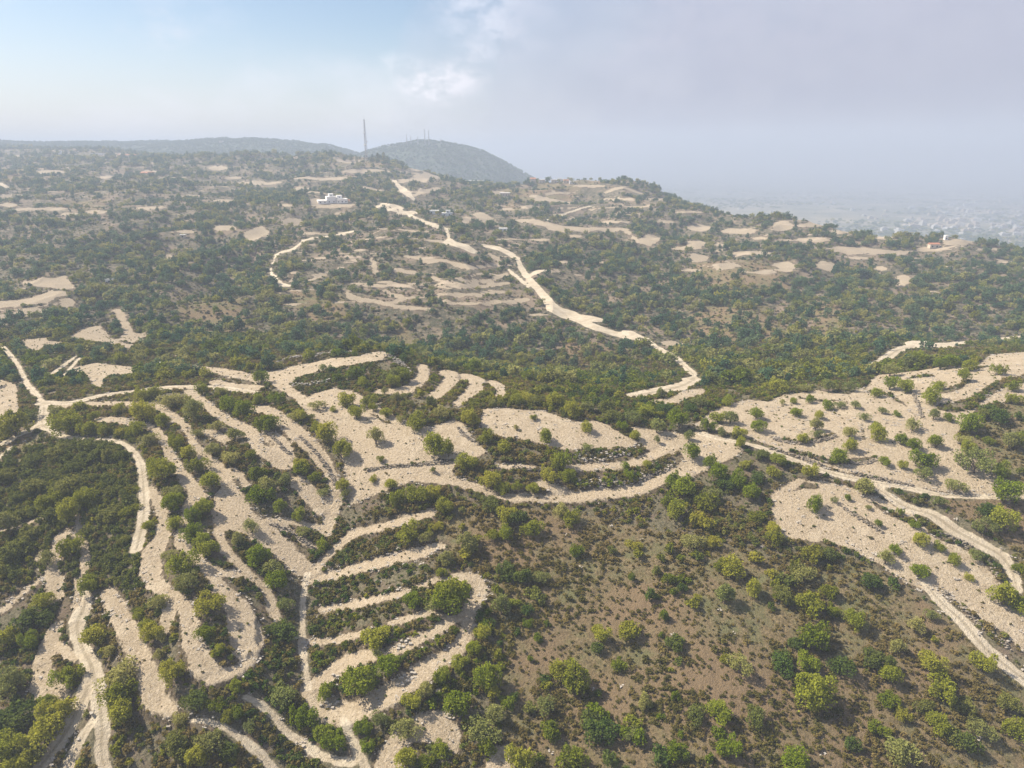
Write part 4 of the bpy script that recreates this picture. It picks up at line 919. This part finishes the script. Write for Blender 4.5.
# the town on the plain: small houses, some with an upper storey
TOWN = []
for i in range(5):
    for km in (M_TOWN, M_TOWN2):
        bm = bmesh.new(); w_, d_, h_ = random.uniform(12, 26), random.uniform(10, 18), random.uniform(5, 9)
        box(bm, -w_ / 2, w_ / 2, -d_ / 2, d_ / 2, -3, h_); box(bm, -w_ / 2 - .4, w_ / 2 + .4, -d_ / 2 - .4, d_ / 2 + .4, h_ + .01, h_ + .6); box(bm, -w_ * .3, w_ * .15, -d_ * .3, d_ * .3, h_ + .61, h_ + 3.2)
        for k in range(3): box(bm, -w_ * .35 + k * w_ * .28, -w_ * .35 + k * w_ * .28 + 1.6, -d_ / 2 - .1, -d_ / 2 - .02, 1, 2.6)
        TOWN.append(bm_mesh('town_house', bm, km))
cnt = 0
for _ in range(4000):
    if cnt >= 280: break
    r_ = random.random()
    if r_ < .62: u, v = random.gauss(985, 60), random.gauss(222, 9)
    elif r_ < .85: u, v = random.uniform(540, 760), random.gauss(178, 7) + max(0, random.uniform(540, 760) - 600) * .07
    else: u, v = random.uniform(700, 1100), random.uniform(185, 215)
    if not (500 < u < 1120): continue
    p = cast(u, v, dmin=1300)
    if p is None or p[2] > -150 or p[1] > 7000: continue
    o = bpy.data.objects.new('town_house', random.choice(TOWN)); COL.objects.link(o)
    s_ = random.uniform(.55, 1.05); o.scale = (s_, s_, s_)
    o.location = (p[0], p[1], float(base_raw(np.array([p[0]]), np.array([p[1]]))[0])); o.rotation_euler = (0, 0, random.uniform(-.5, .5))
    o['label'] = 'tiny pale house of the hazy town spread over the plain'; o['category'] = 'house'; o['group'] = 'houses of the hazy town on the plain'
    cnt += 1

# ------------------------------------------------------------------ masts
def mast(u, v, H, w, label, drums=True):
    p = cast(u, v)
    if p is None: return
    e = bpy.data.objects.new('radio_mast', None); COL.objects.link(e); e['label'] = label; e['category'] = 'mast'
    e.location = (p[0], p[1], float(base_raw(np.array([p[0]]), np.array([p[1]]))[0]) - 1)
    TK = 1.0 if drums else 1.4
    bm = bmesh.new(); c3 = [(math.cos(a), math.sin(a)) for a in (0.5, 2.6, 4.7)]
    for x, y in c3: tube(bm, [(x * w, y * w, 0), (x * w * .35, y * w * .35, H)], [.38 * TK, .26 * TK], 4)
    n = max(6, int(H / 3.5))
    for i in range(n):
        za, zb_ = H * i / n, H * (i + 1) / n; fa, fb_ = 1 - .65 * i / n, 1 - .65 * (i + 1) / n
        for k in range(3):
            a, b = c3[k], c3[(k + 1) % 3]
            tube(bm, [(a[0] * w * fa, a[1] * w * fa, za), (b[0] * w * fb_, b[1] * w * fb_, zb_)], [.15 * TK, .15 * TK], 4)
            tube(bm, [(b[0] * w * fa, b[1] * w * fa, za), (a[0] * w * fb_, a[1] * w * fb_, zb_)], [.15 * TK, .15 * TK], 4)
    part('lattice', bm, M_METAL, e)
    bm = bmesh.new(); tube(bm, [(0, 0, H), (0, 0, H * 1.1)], [.16, .08], 5); part('aerial', bm, M_METAL, e)
    if drums:
        for k in range(6):
            bm = bmesh.new(); z = H * random.uniform(.3, .78); a = random.uniform(3.3, 6.0); q = Vector((math.cos(a), math.sin(a), 0)); c = q * (w * (1 - .65 * z / H) + .5) + Vector((0, 0, z))
            tube(bm, [c, c + q * .1, c + q * .9], [.2, 1.2, 1.1], 10); part('dish', bm, M_WHITE, e)
mast(366.5, 160, 66, 2.8, 'tall lattice radio mast standing on the ridge beside cypresses')
for u, H, lab in ((407, 40, 'thin mast on the blue mound, leftmost of the pair at left'), (411, 36, 'shorter thin mast on the blue mound, right of the left pair'), (425, 58, 'tallest mast near the summit of the blue mound'), (429, 54, 'slender mast just right of the tallest one on the mound'), (418, 34, 'faint mast on the blue mound, between the two pairs'), (441, 26, 'low mast at the right on the summit of the blue mound')):
    mast(u, 145.5, H * .8, 1.6, lab, False)
building('water_tower', 221, 144, 3.5, 10, 'small square tower on the far left ridge skyline', 'tower', M_CREAM, M_CREAM, depth=1., win=False)
# cypresses and ridge trees by the mast
CY = [(357,162,4,9),(363,163,4,8),(378,162,5,14),(384,162,5,15),(388,163,4,10),(345,161,6,7),(351,161,6,8),(396,164,7,7),(402,166,8,8),(372,163,6,8)]
cy = [cypress_mesh() for _ in range(3)]
for i, (u, v, w, H) in enumerate(CY):
    p = cast(u, v)
    e = bpy.data.objects.new('cypress_tree' if H > 8.5 else 'ridge_tree', None); COL.objects.link(e)
    e.location = (p[0], p[1], gz(p[0], p[1])); e['category'] = 'tree'; e['group'] = 'trees around the tall mast'
    if H > 8.5: c = bpy.data.objects.new('crown', cy[i % 3]); e.scale = (w * p[1] / F * 2.6, w * p[1] / F * 2.6, H)
    else: c = bpy.data.objects.new('crown', TREES['maquis'][i % 6][0]); s_ = w * p[1] / F * 1.1; e.scale = (s_, s_, s_)
    t = bpy.data.objects.new('trunk', TREES['tree'][0][1]); COL.objects.link(c); COL.objects.link(t); c.parent = e; t.parent = e
    t.scale = (.5, .5, .6)
    pos_ = ['just left of the mast foot', 'touching the left side of the mast foot', 'left one of the two tall dark ones right of the mast', 'tallest one right of the mast', 'right of the tallest one', 'far left of the mast', 'second from far left of the mast', 'beyond the tall ones, left of two', 'beyond the tall ones, furthest right', 'between the mast and the tall ones'][i]
    e['label'] = '%s %s' % ('slim dark cypress' if H > 8.5 else 'bushy dark tree', pos_)




# ------------------------------------------------------------------ uncountable growth: instanced clumps on points
def stuff_scatter(name, label, P, Sc, idx, sources):
    """one object: a mesh of points whose node tree sets a clump on each point"""
    src = bpy.data.collections.new(name + '_shapes')          # never linked to the scene
    for i, me in enumerate(sources):
        o = bpy.data.objects.new('%s_shape_%02d' % (name, i), me); src.objects.link(o)
    me = bpy.data.meshes.new(name); n = len(P)
    me.vertices.add(n); me.vertices.foreach_set('co', P.astype(np.float32).ravel())
    a = me.attributes.new('sc', 'FLOAT_VECTOR', 'POINT'); a.data.foreach_set('vector', Sc.astype(np.float32).ravel())
    a = me.attributes.new('rz', 'FLOAT', 'POINT'); a.data.foreach_set('value', rng.uniform(0, 6.283, n).astype(np.float32))
    a = me.attributes.new('pick', 'INT', 'POINT'); a.data.foreach_set('value', idx.astype(np.int32))
    o = bpy.data.objects.new(name, me); COL.objects.link(o); o['kind'] = 'stuff'; o['label'] = label; o['category'] = name.replace('_', ' ')
    ng = bpy.data.node_groups.new(name, 'GeometryNodeTree')
    ng.interface.new_socket('Geometry', in_out='INPUT', socket_type='NodeSocketGeometry'); ng.interface.new_socket('Geometry', in_out='OUTPUT', socket_type='NodeSocketGeometry')
    gi = ng.nodes.new('NodeGroupInput'); go = ng.nodes.new('NodeGroupOutput')
    ci = ng.nodes.new('GeometryNodeCollectionInfo'); ci.inputs[0].default_value = src; ci.inputs['Separate Children'].default_value = True; ci.inputs['Reset Children'].default_value = True
    ip = ng.nodes.new('GeometryNodeInstanceOnPoints'); ip.inputs['Pick Instance'].default_value = True
    mp = ng.nodes.new('GeometryNodeMeshToPoints')
    def na(nm, t):
        x = ng.nodes.new('GeometryNodeInputNamedAttribute'); x.data_type = t; x.inputs[0].default_value = nm; return x.outputs[0]
    cx = ng.nodes.new('ShaderNodeCombineXYZ'); ng.links.new(na('rz', 'FLOAT'), cx.inputs[2])
    ng.links.new(gi.outputs[0], mp.inputs[0]); ng.links.new(mp.outputs[0], ip.inputs['Points']); ng.links.new(ci.outputs[0], ip.inputs['Instance'])
    ng.links.new(na('pick', 'INT'), ip.inputs['Instance Index']); ng.links.new(cx.outputs[0], ip.inputs['Rotation']); ng.links.new(na('sc', 'FLOAT_VECTOR'), ip.inputs['Scale'])
    ng.links.new(ip.outputs[0], go.inputs[0])
    md = o.modifiers.new('clumps', 'NODES'); md.node_group = ng
    return o
def in_front(x, y, z, h, thr=-.2):
    """would a plant of height h standing here hide open ground right behind it?"""
    d = np.hypot(x, y); sh = h * d / np.maximum(-z, 8) * .75; sh = np.minimum(sh, 30)
    out = np.zeros(x.shape, bool)
    for k in (.25, .5, .75, 1.0):
        a, b = x * (1 + sh * k / d), y * (1 + sh * k / d)
        out |= np.maximum(both('field', a, b), both('road', a, b)) > thr
    u_, v_ = project(x, y, z)
    out |= (u_ > 865) & (u_ < 1100) & (v_ < 360) & (y > 212) & (y < 318)      # the crest is thinly planted above the valley road
    return out
def clump_mesh(name, n, mat, leaf, h, lobes=5, sh=.4):
    C = crown_pts(n, lobes, .5, 0, h, sh); C[:, 2] = np.maximum(C[:, 2], 0.01)
    return quads_mesh(name, C, rng.uniform(leaf * .6, leaf * 1.3, len(C)), mat)
def pip(u, v, poly):
    c = np.zeros(u.shape, bool); n = len(poly)
    for i in range(n):
        ax, ay = poly[i]; bx, by = poly[(i + 1) % n]
        if ay == by: continue
        k = ((ay <= v) & (by > v)) | ((by <= v) & (ay > v)); c ^= k & (u < ax + (v - ay) * (bx - ax) / (by - ay))
    return c
DENS = [ # zones of ground cover on the near side (image outline of the area, share covered)
 ([(440,520),(520,506),(600,518),(700,540),(780,560),(860,560),(910,590),(960,630),(1024,690),(1100,760),(1100,900),(520,900),(500,700),(510,640),(480,600),(500,580),(450,555)], .50),
 ([(600,560),(790,570),(780,690),(600,700)], .28), ([(500,690),(700,690),(770,730),(800,790),(520,790)], .86), ([(470,510),(600,518),(640,560),(560,600),(480,590)], .62), ([(520,600),(600,600),(590,690),(520,690)], .42),
 ([(650,520),(770,550),(800,620),(740,600),(660,590)], .42), ([(770,560),(830,570),(840,700),(770,700)], .88), ([(860,630),(1024,700),(1024,790),(840,790)], .76),
 ([(310,522),(440,505),(445,515),(490,560),(490,640),(400,700),(310,700)], 1.0), ([(975,410),(1040,398),(1040,560),(985,530),(950,505),(1024,497),(993,472),(965,450)], .30),
 ([(0,450),(120,440),(140,560),(90,590),(0,600),(-300,600),(-300,440)], 1.0)]
SMALL = [clump_mesh('clump', 130, M_SCRUB, .075, .62, 5) for _ in range(7)] + [clump_mesh('clump', 150, M_BUSH, .070, .66, 5) for _ in range(4)] + [clump_mesh('clump', 150, M_DARK, .072, .64, 5) for _ in range(4)]
n_try = 150000
x = rng.uniform(-270, 320, n_try * 2); y = rng.uniform(50, 330, n_try * 2)
k = np.abs(x) < 45 + .95 * y; x, y = x[k], y[k]
z = ground(x, y); U, V = project(x, y, z)
f = np.maximum(both('field', x, y), both('road', x, y)); br = both('brown', x, y)
dens = np.full(x.shape, .74)
for poly, d in DENS: dens = np.where(pip(U, V, poly) & (y < 225), d, dens)
nz = fbm(x / 9, y / 9, 71, 3); cover = smooth(nz, .62 - .42 * dens, .78 - .42 * dens) * np.minimum(1, dens * 1.15)
size = rng.uniform(.7, 2.0, len(x)) * (1 + .5 * (nz - .4)) * (1 - .30 * br)
ok = ~(in_front(x, y, z, size * .5) & (rng.random(len(x)) < np.where(y > 212, .8, .35))) & (f < -.40 * size) & (rng.random(len(x)) < cover * np.where(y < 230, 1, .8) * (1 - smooth(y, 290, 330) * .4))
# a few tufts and seedlings on the bare ground
dry = (f < -.4) & (rng.random(len(x)) < .30 + .12 * (br > .5))
tuft = (f > 0.3) & (both('road', x, y) < -.5) & (rng.random(len(x)) < .055)
size = np.where(tuft, rng.uniform(.3, .8, len(x)), size)
size = np.where(dry & ~ok, rng.uniform(.35, 1.0, len(x)), size)
keep = ok | tuft | dry
x, y, z, size, U, V, br = [a[keep] for a in (x, y, z, size, U, V, br)]
dk = (U < 140) & (V > 430) & (V < 595)
pr = rng.random(len(x)); big = fbm(x / 30, y / 30, 91, 3)
idx = np.where(pr < .60 + .5 * (br > .5), rng.integers(0, 7, len(x)), np.where((pr < .85) & (big > .45), rng.integers(7, 11, len(x)), rng.integers(11, 15, len(x))))
idx = np.where(dk & (pr < .45), rng.integers(11, 15, len(x)), idx)
sc = np.stack([size * rng.uniform(.8, 1.3, len(x)), size * rng.uniform(.8, 1.2, len(x)), size * rng.uniform(.65, 1.15, len(x)) * np.where(dk, 1.3, 1)], 1)
stuff_scatter('low_scrub', 'low olive brown scrub covering the banks and slopes between the terraces', np.stack([x, y, z - .05], 1), sc, idx, SMALL)
print('scrub', len(x))

# taller bushes filling the thickets, near side
n = 9000
x = rng.uniform(-250, 300, n * 3); y = rng.uniform(60, 330, n * 3)
k = np.abs(x) < 45 + .95 * y; x, y = x[k], y[k]
z = ground(x, y); U, V = project(x, y, z); f = np.maximum(both('field', x, y), both('road', x, y)); br = both('brown', x, y)
dens = np.full(x.shape, .22)
for poly, d in DENS: dens = np.where(pip(U, V, poly) & (y < 225), d * .55, dens)
dens = np.where(y > 225, .55, dens); dens = np.where(pip(U, V, [(0,450),(120,440),(140,560),(90,590),(0,600),(-300,600),(-300,440)]), .80, dens)
dens = np.where(pip(U, V, [(420,398),(700,385),(720,412),(600,424),(480,410)]), .9, dens)
nz = fbm(x / 16, y / 16, 171, 3); size = rng.uniform(1.6, 3.8, len(x)) * np.where(y > 225, 1.25, 1)
ok = ~(in_front(x, y, z, size * .65) & (rng.random(len(x)) < .85)) & (f < -.55 * size) & (rng.random(len(x)) < smooth(nz, .66 - .42 * dens, .80 - .42 * dens) * dens * (1 - .2 * br))
x, y, z, size, U, V = [a[ok] for a in (x, y, z, size, U, V)]
MIDB = [TREES['bush'][i][0] for i in range(6)] + [TREES['maquis'][i][0] for i in range(4)]
MIDC = [clump_mesh('clump', 420, M_BUSH, .05, .68, 7) for _ in range(5)] + [clump_mesh('clump', 420, M_DARK, .05, .68, 7) for _ in range(5)]
pr = rng.random(len(x)); idx = np.where(pr < .6, rng.integers(0, 5, len(x)), rng.integers(5, 10, len(x))); idx = np.where((U < 140) & (V > 430) & (V < 595) & (pr < .6), rng.integers(5, 10, len(x)), idx)
sc = np.stack([size * rng.uniform(.8, 1.3, len(x)), size * rng.uniform(.8, 1.2, len(x)), size * rng.uniform(.8, 1.15, len(x))], 1)
stuff_scatter('thicket', 'green bushes grown together along the banks and hollows', np.stack([x, y, z - .1], 1), sc, idx, MIDC)
print('thicket', len(x))

# the wooded far country
TH = [clump_mesh('clump', 420, M_FAR, .048, .80, 7) for _ in range(6)] + [clump_mesh('clump', 420, M_BUSH, .048, .74, 7) for _ in range(4)] + [clump_mesh('clump', 200, M_FARS, .065, .55, 5) for _ in range(4)] + [clump_mesh('clump', 380, M_OLIVE, .048, .8, 7) for _ in range(2)]
n = 330000
yy = np.exp(rng.uniform(math.log(225), math.log(1850), n)); xx = rng.uniform(-.98, .98, n) * (yy + 40)
x, y = xx, yy; z = ground(x, y); U, V = project(x, y, z)
f = np.maximum(both('field', x, y), both('road', x, y)); br = both('brown', x, y); pat = both('patchy', x, y)
nz = fbm(x / 40, y / 40, 271, 4); nb = fbm(x / 140, y / 140, 371, 3)
nf = fbm(x / 15, y / 15, 471, 3)
size = (1.7 + 5.6 * rng.random(n) ** 2.0) * (1 + .35 * (nz - .45)) * (1 + smooth(y, 700, 1600) * .8)
cover = .26 + .72 * smooth(nz * .40 + nb * .25 + nf * .35, .43, .54)
cover = cover * (1 - .62 * br)
cover = np.where(pip(U, V, [(700,262),(800,280),(1024,262),(1200,262),(1200,350),(860,352),(760,375),(560,372),(520,330),(560,300),(660,260)]), np.maximum(cover, .55 * (1 - .7 * br)), cover)
size = np.where(pip(U, V, [(345,230),(520,250),(528,308),(345,308)]), size * .8, size)
keepw = (y / 1000) ** .0
lowf = rng.random(n) < .55
size = np.where(lowf, rng.uniform(.8, 2.0, n) * (1 + smooth(y, 600, 1500)), size)
dens_y = np.where(lowf, np.interp(y, [225, 300, 500, 900], [.5, .7, .9, 1]), np.interp(y, [225, 260, 300, 500, 700, 900, 1850], [.16, .17, .22, .55, .85, 1, 1]))
cover = np.where(lowf, np.maximum(cover * .9, .55), cover)
ok = ~(in_front(x, y, z, size * .75, .1) & (rng.random(len(x)) < .85)) & (f < -.36 * size) & (rng.random(n) < cover * dens_y)
x, y, z, size, nz, nb, U, V, br, lowf = [a[ok] for a in (x, y, z, size, nz, nb, U, V, br, lowf)]
pr = rng.random(len(x))
idx = np.where(pr < .32, rng.integers(0, 6, len(x)), np.where(pr < .64 - .26 * smooth(y, 260, 360), rng.integers(6, 10, len(x)), np.where(pr < .64, rng.integers(0, 6, len(x)), rng.integers(14, 16, len(x)))))
idx = np.where(lowf & (pr < .75), rng.integers(10, 14, len(x)), idx)
sc = np.stack([size * rng.uniform(.85, 1.3, len(x)), size * rng.uniform(.85, 1.2, len(x)), size * rng.uniform(.75, 1.2, len(x))], 1)
stuff_scatter('distant_woodland', 'dark green woodland and scrub filling the valley and the far hills', np.stack([x, y, z - .15], 1), sc, idx, TH)
print('wood', len(x))
# forest on the blue mound and the far ridge
n = 42000
y = rng.uniform(1750, 2950, n); x = rng.uniform(-1.0, .25, n) * y; z = base_raw(x, y)
ok = z > -150; x, y, z = x[ok], y[ok], z[ok]; size = rng.uniform(6, 10, len(x))
sc = np.stack([size, size, size * .75], 1); stuff_scatter('ridge_forest', 'hazy blue green forest on the mound and the farthest ridge', np.stack([x, y, z - .5], 1), sc, rng.integers(0, 6, len(x)), TH[:6])
# trees of the plain
n = 16000
y = np.exp(rng.uniform(math.log(1300), math.log(5000), n)); x = rng.uniform(-.2, 1.0, n) * y; z = base_raw(x, y)
nzp = fbm(x / 160, y / 160, 611, 3); ok = (z < -180) & (nzp > .46); x, y, z = x[ok], y[ok], z[ok]; size = rng.uniform(6, 16, len(x))
sc = np.stack([size * 1.5, size, size * .6], 1); stuff_scatter('plain_groves', 'faint tree groves scattered over the hazy plain', np.stack([x, y, z - .5], 1), sc, rng.integers(0, 10, len(x)), TH[:10])

# stones
def stone_mesh():
    bm = bmesh.new()
    for _ in range(5): rock(bm, (random.uniform(-.5, .5), random.uniform(-.5, .5), .05), (random.uniform(.08, .22),) * 2 + (random.uniform(.08, .18),))
    return bm_mesh('stones', bm, M_STONE)
ST = [stone_mesh() for _ in range(6)]
n = 120000
x = rng.uniform(-200, 240, n); y = rng.uniform(70, 290, n); k = np.abs(x) < 15 + .8 * y; x, y = x[k], y[k]
f = both('field', x, y); r_ = both('road', x, y); g = fbm(x / 6, y / 6, 801, 3)
edge = np.exp(-((f + .5) / .7) ** 2) * .55 + (f > .2) * .10 + np.exp(-((r_ + .5) / .6) ** 2) * .25 + (f < -1) * .012
ok = rng.random(len(x)) < edge * smooth(g, .42, .62); x, y = x[ok], y[ok]; z = ground(x, y)
s_ = rng.uniform(.35, 1.3, len(x))
stuff_scatter('loose_stones', 'pale loose stones strewn along the terrace edges', np.stack([x, y, z], 1), np.stack([s_, s_, s_ * .9], 1), rng.integers(0, 6, len(x)), ST)
print('stones', len(x))


# ------------------------------------------------------------------ haze
bm = bmesh.new(); bmesh.ops.create_cube(bm, size=1.0)
zt, zb = 78.0, -236.0
for v_ in bm.verts: v_.co = Vector((v_.co.x * 110000, v_.co.y * 72000 + 1000, (zt + zb) / 2 + v_.co.z * (zt - zb)))
me = bpy.data.meshes.new('haze'); bm.to_mesh(me); bm.free()
hm = bpy.data.materials.new('haze'); hm.use_nodes = True; nt = hm.node_tree; nt.nodes.clear()
o_ = N(nt, 'ShaderNodeOutputMaterial'); pv = N(nt, 'ShaderNodeVolumePrincipled')
HAZE = 0.00038
pv.inputs['Density'].default_value = HAZE; pv.inputs['Color'].default_value = (0.60, 0.69, 0.85, 1); pv.inputs['Anisotropy'].default_value = 0.0
nt.links.new(pv.outputs[0], o_.inputs['Volume']); me.materials.append(hm)
hz = bpy.data.objects.new('haze', me); COL.objects.link(hz); hz['kind'] = 'stuff'; hz['label'] = 'pale blue morning haze lying over the hills and the plain'; hz['category'] = 'haze'
# low mist lying over the plain, beyond the ridge
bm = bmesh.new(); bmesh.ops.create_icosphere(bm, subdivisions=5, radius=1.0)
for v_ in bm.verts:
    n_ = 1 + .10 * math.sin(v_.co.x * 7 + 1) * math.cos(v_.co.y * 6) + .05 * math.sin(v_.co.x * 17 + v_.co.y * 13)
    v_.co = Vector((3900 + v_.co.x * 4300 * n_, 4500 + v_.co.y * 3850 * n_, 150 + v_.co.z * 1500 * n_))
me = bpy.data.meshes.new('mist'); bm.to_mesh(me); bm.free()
mm = bpy.data.materials.new('mist'); mm.use_nodes = True; nt = mm.node_tree; nt.nodes.clear()
o_ = N(nt, 'ShaderNodeOutputMaterial'); pv = N(nt, 'ShaderNodeVolumePrincipled')
pv.inputs['Density'].default_value = 0.00034; pv.inputs['Color'].default_value = (0.52, 0.56, 0.70, 1); pv.inputs['Anisotropy'].default_value = 0.0  # darker colour than the haze: cloud shade put into the mist colour
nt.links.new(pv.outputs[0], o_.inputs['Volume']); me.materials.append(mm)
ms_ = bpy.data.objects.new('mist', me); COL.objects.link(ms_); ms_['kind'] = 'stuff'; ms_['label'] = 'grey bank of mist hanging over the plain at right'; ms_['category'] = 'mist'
